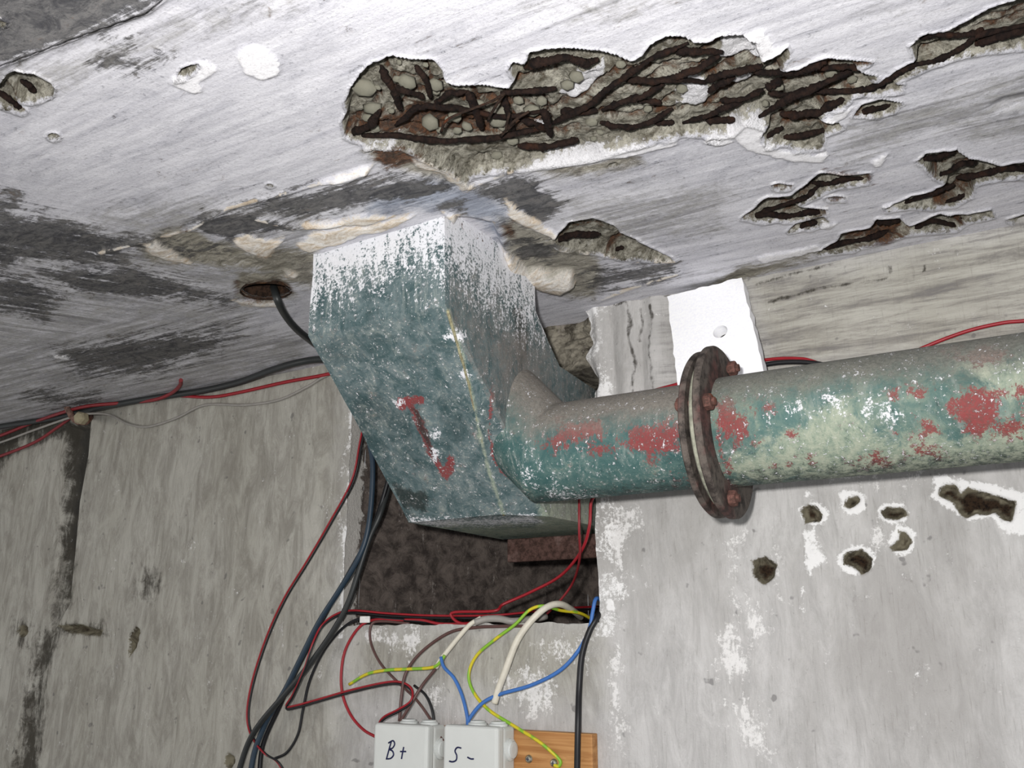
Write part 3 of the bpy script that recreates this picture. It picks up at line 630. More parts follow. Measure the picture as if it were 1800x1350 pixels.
M_PIPE = paintmat('sage_pipe_paint', (76, 104, 100), (120, 134, 120), .35, (122, 120, 112), top=.12)
def duct():
    XF = -.592   # where the front sheet's seam lands at the bottom
    A = dict(ftl=(DX0, .752, nt), ftr=(DX1, .748, nt), fml=(DX0, .754, .353), fmr=(DX1 , .752, .353), fbl=(DX0, .961, .155), fbr=(XF, .955, .155), cbr=(DX1, .985, .152),
             bl=(DX0, 1.196, .155), br=(DX1, 1.196, .155), rtl=(DX0, .951, nt), rtr=(DX1, .951, nt), rml=(DX0, .951, .411), rmr=(DX1, .951, .411),
             sl=(DX0, 1.015, .353), sr=(DX1, 1.015, .353), tl=(DX0, 1.196, .343), tr=(DX1, 1.196, .343))
    Q = [(['ftl', 'ftr', 'fmr', 'fml'], 130, 110), (['fml', 'fmr', 'fbr', 'fbl'], 130, 170), (['fmr', 'fmr', 'cbr', 'fbr'], 50, 120), (['fbl', 'fbr', 'br', 'bl'], 60, 60), (['fbr', 'cbr', 'br', 'br'], 20, 40),
         (['ftr', 'rtr', 'rmr', 'fmr'], 110, 110), (['fmr', 'rmr', 'sr', 'cbr'], 110, 110), (['cbr', 'sr', 'tr', 'br'], 110, 60),
         (['rtl', 'ftl', 'fml', 'rml'], 20, 20), (['rml', 'fml', 'fbl', 'sl'], 20, 20), (['sl', 'fbl', 'bl', 'tl'], 20, 20),
         (['rtr', 'rtl', 'rml', 'rmr'], 20, 10), (['rmr', 'rml', 'sl', 'sr'], 20, 10), (['sr', 'sl', 'tl', 'tr'], 20, 10), (['tr', 'tl', 'bl', 'br'], 20, 20)]
    VV = []; FF = []; off = 0; cen = np.array([-.636, .93, .30])
    for ks, nu, nv in Q:
        a, b, c, d = [np.array(A[k], float) for k in ks]
        u = np.linspace(0, 1, nu)[:, None, None]; v = np.linspace(0, 1, nv)[None, :, None]
        P = ((a * (1 - u) + b * u) * (1 - v) + (d * (1 - u) + c * u) * v).reshape(-1, 3)
        idx = np.arange(nu * nv).reshape(nu, nv) + off
        q = np.stack([idx[:-1, :-1], idx[:-1, 1:], idx[1:, 1:], idx[1:, :-1]], -1).reshape(-1, 4)
        VV.append(P); FF.append(q); off += nu * nv
    P = np.concatenate(VV); q = np.concatenate(FF)
    me = bpy.data.meshes.new('duct_body'); me.from_pydata(P.tolist(), [], q.tolist()); me.update()
    bm = bmesh.new(); bm.from_mesh(me); bmesh.ops.remove_doubles(bm, verts=bm.verts, dist=.00005); bmesh.ops.recalc_face_normals(bm, faces=bm.faces)
    bm.to_mesh(me); bm.free()
    n = len(me.vertices); co = np.zeros(n * 3, np.float32); me.vertices.foreach_get('co', co); P = co.reshape(-1, 3).astype(float)
    px, py = proj(P); front = (P[:, 0] > DX0 + .004) | (P[:, 1] < .76)
    # slightly crumpled sheet
    P[:, 1] += .004 * (fbm(P[:, 0] * 14, P[:, 2] * 14, 3, 3) - .5); P[:, 0] += .004 * (fbm(P[:, 1] * 14, P[:, 2] * 14, 3, 4) - .5)
    me.vertices.foreach_set('co', P.astype(np.float32).ravel())
    top, _ = layer(px, py, [[(420,200),(1060,200),(1060,470),(1000,560),(940,575),(915,560),(890,520),(860,520),(800,470),(750,450),(700,465),(640,490),(580,500),(548,520)]], 62, 10)
    edge2, _ = layer(px, py, [[(715,912),(850,914),(940,906),(955,918),(850,922),(730,924)], blob(930,840,14,18), blob(765,762,7,7), blob(700,706,6,6), blob(815,660,10,6), blob(765,800,5,12), blob(800,590,20,8)], 9, 3)
    pro = np.maximum(top, edge2)
    red, _ = layer(px, py, [[(697,698),(742,696),(744,708),(728,712),(735,728),(748,752),(756,775),(770,800),(780,822),(785,812),(790,800),(800,808),(796,828),(786,842),(776,835),(760,808),(745,780),(732,752),(722,728),(710,708),(695,712)],
        [(860,655),(866,700),(862,760),(868,790),(893,825),(896,842),(880,832),(864,800),(857,760),(857,700)], blob(705,712,8,8)], 5, 3)
    red = np.where(px < 820, red * 1.35, red)
    stroke, _ = layer(px, py, [[(722,716),(731,716),(748,752),(760,785),(772,812),(764,812),(748,780),(735,752)], blob(740,872,12,12), [(690,850),(745,870),(750,900),(700,890)], [(900,540),(922,540),(930,600),(915,660),(905,600)]], 6, 3)
    rust, _ = layer(px, py, [[(800,380),(832,396),(856,402),(872,436),(868,448),(840,424),(812,404)], [(672,392),(700,376),(735,372),(728,382),(700,390)], [(745,372),(790,375),(795,386),(750,380)]], 6, 4)
    seam = np.clip(1 + lines(px, py, [[(788,545),(818,650),(838,740),(860,830),(884,902)]]) / 7, 0, 1) * .8
    pale = np.maximum(seam, layer(px, py, [[(950,880),(1050,870),(1050,950),(870,950),(730,926),(940,922)]], 12)[0])
    rtx = (P[:, 0] > DX1 - .004) & (P[:, 1] > .76)
    dust = np.where(rtx, .46, .06) + np.clip(1 + lines(px, py, [[(905,613),(940,700)]]) / 60, 0, 1) * .3
    # salts follow the height on the sides the photo does not show
    hid = (P[:, 0] < DX0 + .004); pro = np.where(hid, np.clip(.5 + (P[:, 2] - .40) / .1, 0, 1), pro)
    setattr4(me, 'ma', (pro, np.where(hid, 0, red), np.where(hid, 0, rust), pale)); setattr4(me, 'mb', (stroke * ~hid, 0 * px, dust, 0 * px))
    return me
duct_t = thing('ventilation_duct', 'bent square sheet-steel duct in worn teal paint, white salts at its top', 'duct', (-.636, .85, .155))
o = link('duct_body', duct(), M_DUCT, duct_t); local(duct_t, o)
def ringmesh(rings, name, close=True):
    rings = np.array(rings); m, n = rings.shape[:2]
    V = rings.reshape(-1, 3); idx = np.arange(m * n).reshape(m, n); nx = np.roll(idx, -1, 1)
    q = np.stack([idx[:-1], idx[1:], nx[1:], nx[:-1]], -1).reshape(-1, 4)
    me = bpy.data.meshes.new(name); me.from_pydata(V.tolist(), [], q.tolist() + ([idx[0].tolist(), idx[-1][::-1].tolist()] if close else [])); me.update()
    bm = bmesh.new(); bm.from_mesh(me); bmesh.ops.recalc_face_normals(bm, faces=bm.faces); bm.to_mesh(me); bm.free()
    me.polygons.foreach_set('use_smooth', [len(p.vertices) == 4 for p in me.polygons]); return me
LATER()
PY, PZ, R1, R2 = .937, .220, .0575, .0590
FX = -.300      # flange
REDP = [[(945,770),(990,740),(1060,730),(1065,760),(1030,775),(990,790),(985,800),(955,795)], [(1015,790),(1045,775),(1055,765),(1075,785),(1085,800),(1050,800)], [(1090,775),(1120,740),(1180,745),(1200,740),(1205,800),(1180,800),(1150,810),(1110,795)],
 [(1180,840),(1215,835),(1215,850),(1185,855)], [(1255,700),(1275,690),(1290,720),(1315,730),(1320,760),(1300,790),(1280,780),(1270,800),(1262,760)], blob(1345,718,28,14), blob(1390,762,8,5), blob(1330,770,10,5),
 [(1550,690),(1575,675),(1600,680),(1570,710)], [(1665,700),(1700,680),(1750,675),(1765,700),(1750,750),(1720,770),(1690,760),(1680,735)], [(1600,730),(1630,740),(1650,760),(1610,760)], blob(1575,755,10,8), blob(1375,820,22,6), blob(1430,815,10,6),
 [(1600,780),(1660,790),(1660,805),(1600,800)], blob(1620,690,22,6), blob(1690,840,30,6), [(1780,680),(1800,675),(1850,700),(1800,720)], [(1500,808),(1540,790),(1560,820),(1520,825)], [(1250,740),(1268,740),(1285,850),(1300,862),(1280,862),(1262,800)], blob(1720,622,60,12), [(1730,740),(1800,730),(1800,770),(1740,765)]]
PALEP = [[(1330,780),(1440,740),(1470,690),(1490,730),(1560,770),(1700,770),(1850,740),(1850,830),(1500,850),(1340,850)], [(1690,640),(1850,630),(1850,700),(1760,690)], [(1280,800),(1400,770),(1400,850),(1300,850)]]
SALTP = [[(960,862),(975,850),(1000,868),(1040,875),(1030,880),(980,876)], blob(1560,730,30,12), blob(1395,715,16,10), blob(935,835,12,16), [(1460,690),(1480,700),(1485,720),(1465,720)], blob(1545,718,22,10)]
def pipe_attrs(me, salt=0):
    n = len(me.vertices); co = np.zeros(n * 3, np.float32); me.vertices.foreach_get('co', co); P = co.reshape(-1, 3).astype(float); px, py = proj(P)
    fr = P[:, 1] < PY + .02
    red, _ = layer(px, py, REDP, 20, 12, 5); pale, _ = layer(px, py, PALEP, 26, 12, 6); sal, _ = layer(px, py, SALTP, 16, 7, 7)
    back = fbm(P[:, 0] * 12, P[:, 2] * 12 + P[:, 1] * 9, 4, 9)
    offv = (px > 1830) | ~fr; red = np.where(offv, sstep(.5, .7, back) * .7, red); pale = np.where(offv, .5, pale)
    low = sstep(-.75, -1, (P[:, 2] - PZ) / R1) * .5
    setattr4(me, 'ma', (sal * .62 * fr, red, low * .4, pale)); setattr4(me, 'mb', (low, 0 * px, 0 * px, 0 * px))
def branch():
    n = 96; a = np.linspace(0, 2 * np.pi, n, endpoint=False); c, s = np.cos(a), np.sin(a); rings = []
    Mx = -.511; M = np.array([Mx, PY, PZ]); dv = np.array([.7071, 0, -.7071])
    mit = M + R1 * (c[:, None] * [0, 1, 0] + s[:, None] * np.array([.36, 0, 1]))
    S = M - dv * .13; st = S + R1 * (c[:, None] * np.array([0, 1, 0]) + s[:, None] * np.array([.7071, 0, .7071]))
    for t in np.linspace(0, 1, 50): rings.append(st * (1 - t) + mit * t)
    en = np.stack([np.full(n, FX - .012), PY + R1 * c, PZ + R1 * s], 1)
    for t in np.linspace(0, 1, 90)[1:]: rings.append(mit * (1 - t) + en * t)
    me = ringmesh(rings, 'branch_pipe'); pipe_attrs(me); return me
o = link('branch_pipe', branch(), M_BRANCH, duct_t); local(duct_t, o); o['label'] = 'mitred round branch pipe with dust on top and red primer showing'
M_FL = NT('rusted_flange', .75, .25)
_z = M_FL.noise(70, 7, .7); _y = M_FL.noise(16, 4, .6)
M_FLANGE = M_FL.done(M_FL.mix(M_FL.step(_y, .45, .6), M_FL.mix(M_FL.step(_z, .4, .65), lin((92, 84, 78)), lin((46, 41, 38))), M_FL.mix(M_FL.step(_z, .4, .6), lin((92, 64, 60)), lin((56, 45, 42)))), M_FL.bump(_z, .6, .003))
def disc(name, x0, x1, r, mat, parent, tilt=0.0, wob=.0006):
    n = 72; rings = []
    prof = [(R1 + .0005, x0), (r - .0015, x0), (r, x0 + .0015), (r, x1 - .0015), (r - .0015, x1), (R1 + .0005, x1)]
    for rr, x in prof:
        a = np.linspace(0, 2 * np.pi, n, endpoint=False)
        q = rr + wob * np.sin(a * 3 + r * 900)
        rings.append(np.stack([x + tilt * rr * np.cos(a - .8), PY + q * np.sin(a), PZ + q * np.cos(a)], 1))
    rings.append(rings[0]); me = ringmesh(rings, name, False); me.polygons.foreach_set('use_smooth', [False] * len(me.polygons))
    o = link(name, me, mat, parent); local(parent, o); return o
disc('flange', FX - .013, FX - .006, .0905, M_FLANGE, duct_t, .03)['label'] = 'rusty flange ring of the branch pipe'
M_WELD = rust_mat('weld_bead', (168, 164, 132), (122, 116, 92), ore=(130, 104, 92))
sp_ = [(787,545),(806,610),(822,665),(838,735),(852,790),(866,845),(886,905)]
wp = []
for x, y in sp_:
    t_ = (y - 540) / (905 - 540); yy = .753 + (.955 - .753) * max(0, min(1, t_)) ; 
    zt = .353 + (.155 - .353) * t_
    d_ = ray(x, y)   # intersect with the sloping sheet
    # plane through (Y .754,z .353)-(Y .961,z .155):  (Y-.754)*.198+(z-.353)*.207=0
    tt = (.754 * .198 + .353 * .207) / (d_[1] * .198 + d_[2] * .207); wp.append(Vector(d_ * tt) + Vector((0, -.0005, -.0005)))
o = tube('weld_seam', wp, .0016, M_WELD, duct_t, 6, 6, .35); local(duct_t, o); o['label'] = 'yellowish weld seam down the duct front'

pipe_t = thing('air_pipe', 'long round pipe in flaking sage green and red paint, bolted to the duct', 'pipe', (.3, PY, PZ))
def mainpipe():
    n = 110; a = np.linspace(0, 2 * np.pi, n, endpoint=False); rings = []
    for x in np.concatenate([np.linspace(FX + .004, .12, 280), np.linspace(.14, 1.29, 20)]):
        rings.append(np.stack([np.full(n, x), PY + R2 * np.cos(a), PZ + R2 * np.sin(a)], 1))
    me = ringmesh(rings, 'pipe_body'); pipe_attrs(me); return me
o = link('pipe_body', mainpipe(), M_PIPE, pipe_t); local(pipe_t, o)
disc('flange', FX + .000, FX + .008, .0935, M_FLANGE, pipe_t, -.02)['label'] = 'rusty flange ring with bolts'
M_GASK = plain('gasket', (158, 158, 142), .9, .1, 0, .2, 90, .3)
disc('gasket', FX - .0058, FX - .0002, .0835, M_GASK, pipe_t)['label'] = 'pale gasket between the flanges'
M_BOLT = rust_mat('bolt_rust', (120, 84, 76), (74, 56, 50))
for k in range(4):
    psi = math.radians(78 + 90 * k); c = Vector((0, PY - math.sin(psi) * .076, PZ + math.cos(psi) * .076))
    b = lathe('bolt', [(.0042, -.022), (.0042, .020)], c + Vector((FX, 0, 0)), (1, 0, 0), M_BOLT, pipe_t, 12); local(pipe_t, b)
    h1 = lathe('nut', [(.0078, .0085), (.0085, .010), (.0085, .0155), (.0078, .017)], c + Vector((FX, 0, 0)), (1, 0, 0), M_BOLT, b, 6)
    h2 = lathe('bolt_head', [(.0078, -.020), (.0085, -.0185), (.0085, -.0145), (.0078, -.0135)], c + Vector((FX, 0, 0)), (1, 0, 0), M_BOLT, b, 6)
    for h_ in (h1, h2): h_.matrix_parent_inverse = Matrix.Identity(4)

# rusty angle bar under the duct
M_ANGLE = rust_mat('angle_iron', (88, 66, 60), (52, 38, 33), ore=(120, 98, 92))
def anglebar():
    t = thing('support_bracket', 'rusty steel angle bar carrying the duct in the wall niche', 'bracket', (-.62, 1.16, .13))
    x0 = atY(890, 965, 1.14)[0]
    o = box('upright_leg', (x0, 1.142, .115), (-.516, 1.150, .148), M_ANGLE, t, .0012, 1, .0); local(t, o)
    o = box('flat_leg', (x0, 1.150, .141), (-.516, 1.190, .148), M_ANGLE, t, .0012, 1); local(t, o)
anglebar()

# ================================================================ foam board behind the pipe
M_FOAM = NT('white_foam', .95, .05); _v = M_FOAM.noise(330, 3, .6)
M_FOAMM = M_FOAM.done(M_FOAM.mix(M_FOAM.step(_v, .3, .8), lin((255, 255, 255)), lin((244, 244, 250))), M_FOAM.bump(_v, .35, .0012))
def foam():
    bl = Vector((-.366, 1.004, .226)); br = Vector((-.256, 1.000, .226))
    tr = Vector(atY(1303, 481, 1.078)); tl = Vector(atY(1173, 521, 1.078)); tr.z = min(tr.z, H - .005)
    hole = ray(1266, 583)
    nrm = (br - bl).cross(tl - bl).normalized()
    if nrm.y > 0: nrm = -nrm
    th_ = -nrm * .019
    t_ = (bl.dot(nrm)) / Vector(hole).dot(nrm); hc = Vector(hole * t_)
    ux = (br - bl).normalized(); uy = nrm.cross(ux); hc2 = (hc - bl)
    outl = []
    rr = random.Random(3)
    for a, b, n in ((bl, br, 16), (br, tr, 22), (tr, tl, 16), (tl, bl, 22)):
        for k in range(n):
            p = a.lerp(b, k / n); j = .0012 if k else .0005
            outl.append(p + ux * rr.uniform(-j, j) + uy * rr.uniform(-j, j))
    N = len(outl); V = []; Fc = []
    mid_ = []
    hol = []
    for p in outl:
        d = (p - hc); d = (d - nrm * d.dot(nrm)).normalized(); hol.append(hc + d * .0093)
    for off in (Vector(), th_):
        V += [p + off for p in outl]; V += [p + off for p in hol]
    for k in range(N):
        j = (k + 1) % N
        Fc += [(k, j, N + j, N + k), (2 * N + j, 2 * N + k, 3 * N + k, 3 * N + j), (k, 2 * N + k, 2 * N + j, j), (N + j, 3 * N + j, 3 * N + k, N + k)]
    me = bpy.data.meshes.new('foam_board'); me.from_pydata(V, [], Fc); me.update()
    bm = bmesh.new(); bm.from_mesh(me); bmesh.ops.recalc_face_normals(bm, faces=bm.faces); bm.to_mesh(me); bm.free()
    tag(link('foam_board', me, M_FOAMM), 'white polystyrene board with a round hole, wedged behind the flanged pipe', 'board')
foam()

# ================================================================ junction boxes, plank
M_WOOD = NT('plank_wood', .6, .3); _g = M_WOOD.noise((6, 40, 130), 6, .65, dist=.8); _h = M_WOOD.noise((3, 20, 40), 4, .6)
M_WOODM = M_WOOD.done(M_WOOD.mix(M_WOOD.step(_g, .35, .65), lin((190, 142, 90)), M_WOOD.mix(_h, lin((150, 98, 52)), lin((166, 116, 68)))), M_WOOD.bump(_g, .15, .001))
M_WHITEB = plain('box_plastic', (202, 204, 200), .45, .4, 0, .02, 20, .02)
M_RUB = plain('gland_rubber', (206, 209, 206), .5, .3, 0, .03, 40, .02)
M_INK = plain('marker_ink', (22, 28, 70), .5, .3, 0, .05, 40, 0)
M_STEEL = plain('zinc_screw', (190, 186, 170), .3, .5, .9, .1, 50, .05)
pl = atY(760, 1275, D - .016); pr = atY(1041, 1291, D - .016)
zt = (pl.z + pr.z) / 2
plank = thing('wooden_plank', 'varnished wooden mounting plank screwed to the wall under the niche', 'plank', ((pl.x + pr.x) / 2, D, zt - .09))
o = box('board', (pl.x, D - .017, zt - .10), (pr.x, D - .001, zt), M_WOODM, plank, .0012, 2); local(plank, o)
for (x, y) in ((930, 1334), (974, 1341)):
    p = atY(x, y, D - .017)
    s = lathe('screw', [(.0052, 0), (.0052, .0012), (.0036, .0032), (.0015, .0038)], p, (0, -1, 0), M_STEEL, plank, 16); local(plank, s)
    for a in (0, 1):
        d = Vector((.0022, 0, 0)) if a else Vector((0, 0, .0022))
        q = tube('screw_slot', [p + Vector((0, -.0037, 0)) - d, p + Vector((0, -.0037, 0)) + d], .0005, M_INK, s, 0, 4)
        q.matrix_parent_inverse = Matrix.Identity(4)
def jbox(pxl, pxr, py_, label, strokes):
    yf = D - .017 - .046; L = atY(pxl, py_, yf); Rr = atY(pxr, py_, yf); wd = Rr.x - L.x; z1 = atY((pxl + pxr) / 2, py_ + 4, yf).z
    t = thing('junction_box', label, 'junction box', ((L.x + Rr.x) / 2, D - .03, z1 - wd))
    x0, x1 = L.x, Rr.x; z0 = z1 - wd
    o = box('box_base', (x0 + .0015, yf + .016, z0 + .0015), (x1 - .0015, D - .0172, z1 - .0015), M_WHITEB, t, .005, 3); local(t, o)
    o = box('box_lid', (x0, yf, z0), (x1, yf + .0165, z1), M_WHITEB, t, .0045, 3); local(t, o)
    for fx in (.40, .78):
        g = lathe('cable_gland', [(.0125, -.001), (.0125, .0025), (.010, .004), (.0095, .0055), (.006, .006)], (x0 + wd * fx, yf + .031, z1 - .0015), (0, 0, 1), M_RUB, t, 24); local(t, g)
    for fz in (.30, .74):
        g = lathe('cable_gland', [(.0135, -.001), (.0135, .003), (.0105, .0045), (.010, .0065), (.006, .0072)], (x1 - .0015, yf + .031, z0 + wd * (1 - fz) - .004), (1, 0, 0), M_RUB, t, 24); local(t, g)
    for st in strokes:
        pts = [atY(x, y, yf) + Vector((0, -.0003, 0)) for x, y in st]
        q = tube('handwriting', pts, .00105, M_INK, t, 5, 6); local(t, q)
    return t, yf, z1
B1, yfB, zB1 = jbox(657, 752, 1269, 'grey-white junction box marked B+ beside the plank', [
    [(688,1304),(684,1318),(680,1333)], [(683,1306),(691,1302),(694,1308),(690,1315),(684,1317),(690,1320),(692,1327),(687,1333),(679,1334)],
    [(704,1321),(709,1321),(714,1321)], [(710,1313),(708,1323),(706,1334)]])
B2, _, zB2 = jbox(779, 875, 1272, 'grey-white junction box marked S- on the wooden plank', [
    [(811,1315),(804,1314),(800,1320),(803,1328),(802,1336),(796,1339),(790,1338)], [(822,1331),(828,1334),(833,1334)]])

# ================================================================ cables
def col(name, c, rough=.45): return plain(name, c, rough, .4, 0, .06, 60, .05)
K = dict(red=col('red_insulation', (150, 28, 38)), black=col('black_insulation', (22, 22, 25)), brown=col('brown_insulation', (88, 62, 58)), blue=col('blue_insulation', (62, 110, 178)),
         white=col('white_sheath', (214, 208, 192)), grey=col('grey_sheath', (150, 146, 140)), darkred=col('dark_red_insulation', (130, 34, 40)), navy=col('navy_sheath', (40, 56, 70)), char=col('charcoal_sheath', (44, 46, 46)))
_n = NT('yellow_green_insulation', .45, .4); _w = _n.noise((60, 60, 30), 1, .3)
K['yg'] = _n.done(_n.mix(_n.step(_w, .46, .54), lin((200, 184, 40)), lin((128, 176, 50))))
def cp(pts, d0=.01):
    out = []
    for p in pts:
        x, y = p[0], p[1]; d = p[2] if len(p) > 2 else d0
        v = atY(x, y, D - d)
        if v.z > H - .007: v = atZ(x, y, H - .007)
        out.append(v)
    return out
def cable(name, pts, r, m, label, cat='cable', d0=.01, group=None, n=10):
    o = tube(name, cp(pts, d0), r, K[m], None, 7, n); tag(o, label, cat, group); return o
def twin(name, pts, r, label, m1='red', m2='black', d0=.01, off=(3.4, 1.6), cat='wire'):
    P = cp(pts, d0); t = thing(name, label, cat, P[0])
    a = tube('red_core', P, r, K[m1], t, 7, 8); local(t, a)
    b = tube('black_core', cp([(p[0] + off[0], p[1] + off[1]) + tuple(p[2:]) for p in pts], d0), r, K[m2], t, 7, 8); local(t, b)
    a['label'] = 'red core'; b['label'] = 'black core'; return t
# left, along the corner of wall and ceiling
o = tube('cable', [atZ(482,500,H+.05), atZ(481,503,H+.02), atY(487,525,.815), atY(500,552,.85), atY(520,577,.89), atY(548,600,.95), atY(600,640,1.05)], .0052, K['char'], None, 7, 10)
tag(o, 'thick black cable dropping from the hole in the ceiling behind the duct', 'cable')
cable('cable', [(640,640,.012),(575,632,.012),(530,636,.012),(480,650,.014),(420,672,.014),(360,686,.014),(300,695,.014),(220,708,.014),(150,722,.018),(90,736,.014),(0,750,.014),(-120,772,.014)], .0058, 'char', 'thick black cable along the corner of wall and ceiling', d0=.014)
cable('wire', [(640,640,.006),(575,658,.006),(500,672,.008),(420,690,.008),(370,698,.008),(318,696,.01)], .0030, 'red', 'red wire stretched from the duct to the dark corner cable', 'wire')
cable('wire', [(318,668,.004),(316,678,.02),(300,692,.024),(270,703,.024),(220,708,.026),(160,713,.026),(120,722,.03),(60,742,.026),(0,766,.024),(-60,785,.02)], .0034, 'darkred', 'red wire leaving the slit in the ceiling, lying over the corner cable', 'wire')
cable('wire', [(130,730,.03),(100,752,.02),(60,778,.014),(0,802,.012),(-60,822,.012)], .0032, 'darkred', 'dark red wire hanging lower at the left edge', 'wire')
cable('wire', [(640,630,.004),(570,662,.004),(540,680,.004),(490,703,.004),(430,712,.004),(360,712,.004),(310,735,.004),(260,750,.004),(225,745,.004),(195,730,.004),(165,727,.03),(130,732,.04),(60,756,.03),(0,778,.024),(-60,795,.02)], .0024, 'grey', 'thin grey wire sagging under the red wire on the left wall', 'wire')
# clamp
ct = thing('cable_clamp', 'small rusty cable clamp at the top of the wall crack', 'clamp', atY(138, 732, D))
M_CL = rust_mat('clamp_rust', (150, 120, 108), (96, 74, 66))
a_ = atY(118, 714, D - .03); b_ = atY(140, 736, D - .045)
o = tube('strap', [atY(112, 700, D - .004), atY(118, 716, D - .045), atY(132, 738, D - .05), atY(150, 742, D - .04), atY(160, 732, D - .002)], .006, M_CL, ct, 5, 8, .12); local(ct, o)
o = lathe('bolt', [(.012, 0), (.013, .003), (.013, .014), (.010, .018)], atY(148, 736, D - .048), (.3, -1, -.1), plain('clamp_bolt', (168, 158, 132), .8, .2), ct, 6); local(ct, o)
# right, behind the pipe
cable('wire', [(1100,700,.008),(1165,682,.008),(1200,672,.008),(1280,645,.006),(1350,632,.006),(1400,630,.008),(1432,636,.01),(1500,665,.012),(1560,670,.01),(1600,625,.01),(1635,606,.01),(1700,582,.01),(1760,568,.01),(1800,564,.01),(1900,556,.01)], .0021, 'red', 'red wire passing behind the foam board and the pipe', 'wire')
cable('wire', [(1290,662,.012),(1350,640,.012),(1430,638,.012),(1520,660,.012)], .0030, 'black', 'short black wire behind the pipe right of the foam board', 'wire')
# big bundle left of the niche
cable('cable', [(648,770,.02),(655,815,.02),(653,880,.02),(645,940,.022),(628,985,.025),(595,1040,.025),(560,1095,.022),(525,1165,.022),(500,1215,.022),(470,1265,.024),(448,1320,.026),(438,1375,.026)], .0042, 'navy', 'thick blue-black cable, left one of the bundle beside the niche')
cable('cable', [(700,800,-.01),(682,860,.0),(668,905,.012),(650,945,.016),(632,1000,.02),(612,1060,.022),(585,1110,.024),(550,1160,.028),(510,1210,.034),(460,1268,.034),(435,1310,.03),(414,1375,.03)], .0044, 'char', 'thick charcoal cable crossing over the bundle beside the niche')
cable('cable', [(694,800,.0),(672,880,.008),(650,940,.012),(612,1010,.014),(580,1065,.014),(556,1110,.014),(520,1180,.014),(490,1245,.014),(462,1310,.016),(455,1375,.016)], .0036, 'black', 'black cable at the back of the bundle beside the niche')
twin('wire', [(640,740,.01),(632,780,.014),(618,845,.016),(578,920,.016),(540,985,.016),(500,1050,.014),(470,1115,.014),(445,1190,.014),(434,1250,.014),(440,1290,.014),(462,1322,.034),(486,1338,.03),(502,1365,.02)], .0015, 'red and black twin wire looping wide down the wall left of the cables')
# niche sill runs
twin('wire', [(1052,1066,-.2),(980,1070,-.09),(900,1079,-.03),(850,1082,-.01),(760,1082,-.006),(680,1078,.002),(620,1073,.010),(590,1080,.016),(565,1100,.02),(548,1135,.034),(535,1175,.036),(515,1220,.03),(503,1241,.026),(520,1240,.026),(560,1229,.026),(620,1212,.026),(680,1199,.026),(708,1200,.026),(724,1212,.028),(722,1232,.034),(700,1247,.036),(678,1258,.034),(668,1268,.03),(666,1280,.03)], .0016, 'red and black twin wire from the niche sill, doubling back to box B+', off=(0, 4.2))
cable('wire', [(1060,860,.03),(1040,880,.03),(1036,925,.03),(1022,968,.012),(985,1012,-.02),(930,1042,-.03),(885,1062,-.02),(868,1074,-.008),(800,1076,.0),(795,1085,.0),(812,1096,-.002),(850,1096,-.01)], .0021, 'red', 'bright red wire hanging from the pipe into the niche and along its sill', 'wire')
cable('wire', [(1018,862,.05),(1018,930,.05),(1019,980,.02),(1008,1022,-.04),(985,1055,-.05),(960,1080,-.05)], .0017, 'darkred', 'thin dark red wire hanging straight down inside the niche', 'wire')
cable('wire', [(850,1094,-.012),(780,1097,-.006),(740,1090,-.004),(690,1090,.0),(655,1090,.006),(630,1104,.014),(608,1140,.018),(600,1180,.02),(602,1220,.02),(616,1256,.02),(638,1282,.022),(662,1296,.026)], .0021, 'red', 'red wire bowing from the sill to the left side of box B+', 'wire')
cable('wire', [(760,1094,-.006),(690,1088,.0),(640,1086,.006),(605,1102,.012),(570,1143,.014),(545,1195,.016),(533,1245,.016),(524,1290,.016),(505,1322,.02),(482,1334,.024)], .0021, 'black', 'thin black wire curving from the sill down to the looping twin wire', 'wire')
cable('wire', [(720,1096,-.004),(668,1092,.006),(652,1100,.012),(652,1130,.014),(668,1165,.018),(695,1195,.02),(730,1228,.022),(755,1262,.024),(774,1296,.03),(790,1312,.03)], .0019, 'brown', 'dark brown wire crossing diagonally towards the gap between the boxes', 'wire')
cable('wire', [(728,1205,.022),(748,1222,.024),(760,1250,.026),(764,1285,.028),(774,1308,.03),(790,1318,.03)], .0019, 'black', 'short black wire dropping between the two boxes', 'wire')
cable('wire', [(1000,1098,-.03),(930,1100,-.004),(880,1101,.004),(835,1103,.008),(790,1112,.012),(742,1145,.018),(714,1182,.024),(706,1222,.03),(702,1268,.032)], .0022, 'brown', 'brown wire from the sill bending down into the top of box B+', 'wire')
cable('wire', [(775,1160,.018),(762,1180,.02),(742,1205,.024),(722,1238,.032),(704,1268,.034)], .0022, 'brown', 'short brown wire from the stripped cream cable to box B+', 'wire')
cable('cable', [(960,1084,-.05),(905,1092,-.006),(880,1088,.0),(855,1088,.004),(835,1094,.010)], .0048, 'grey', 'grey sheathed cable end lying over the edge of the sill')
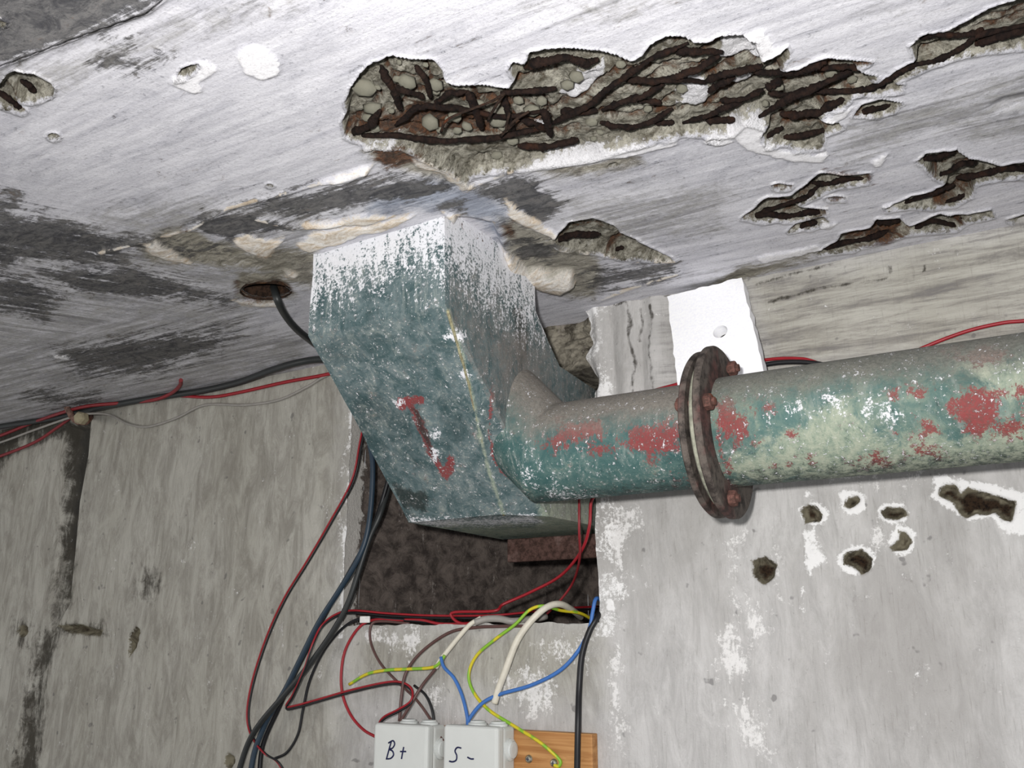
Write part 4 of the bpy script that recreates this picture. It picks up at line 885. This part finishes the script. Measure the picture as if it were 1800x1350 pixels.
cable('cable', [(846,1086,.006),(826,1098,.012),(808,1118,.015),(790,1140,.018),(776,1158,.02),(766,1174,.022)], .0033, 'white', 'stripped cream cable end slanting down from the sill')
cable('wire', [(782,1152,.023),(770,1168,.025),(755,1174,.024),(720,1176,.024),(680,1178,.024),(645,1185,.022),(614,1203,.018)], .0023, 'yg', 'short yellow-green wire pointing left from the stripped cable', 'wire')
cable('wire', [(775,1155,.026),(780,1172,.028),(798,1192,.028),(812,1222,.03),(821,1258,.034),(822,1275,.034)], .0024, 'blue', 'short blue wire from the stripped cable into box S-', 'wire')
cable('wire', [(1062,1060,-.03),(1048,1052,.0),(1042,1075,.006),(1036,1105,.008),(1018,1142,.01),(985,1178,.014),(935,1204,.02),(880,1220,.024),(848,1236,.03),(826,1262,.034),(822,1275,.034)], .0025, 'blue', 'long blue wire sweeping from the right edge of the niche to box S-', 'wire')
cable('cable', [(1022,1086,-.12),(1008,1074,-.06),(985,1062,-.02),(960,1068,.0),(932,1093,.012),(908,1128,.018),(888,1180,.022),(876,1212,.024),(869,1236,.024)], .0046, 'white', 'thick white cable arching out of the niche, cut end hanging')
cable('wire', [(1046,1092,-.1),(1020,1078,-.06),(985,1073,-.03),(955,1065,.0),(930,1073,.006),(905,1098,.012),(870,1124,.016),(838,1152,.018),(824,1185,.02),(832,1216,.022),(858,1247,.026),(900,1274,.026),(945,1302,.026),(972,1324,.022),(985,1338,.0195),(982,1347,.0195),(974,1345,.0195)], .0022, 'yg', 'long yellow-green wire from the niche to the right screw of the plank', 'wire')
cable('cable', [(1062,1060,-.02),(1050,1085,.002),(1036,1110,.008),(1023,1152,.01),(1018,1210,.012),(1016,1275,.024),(1014,1380,.024)], .0040, 'black', 'black cable hanging straight down at the right end of the plank')
tg = box('wire_tag', atY(633, 1095, D - .014) + Vector((0, -.002, 0)), atY(650, 1083, D - .014) + Vector((0, .002, 0)), plain('tag_white', (235, 232, 228), .6), None, .0008, 1)
tag(tg, 'small white tape tag on the wires at the left end of the sill', 'tag')
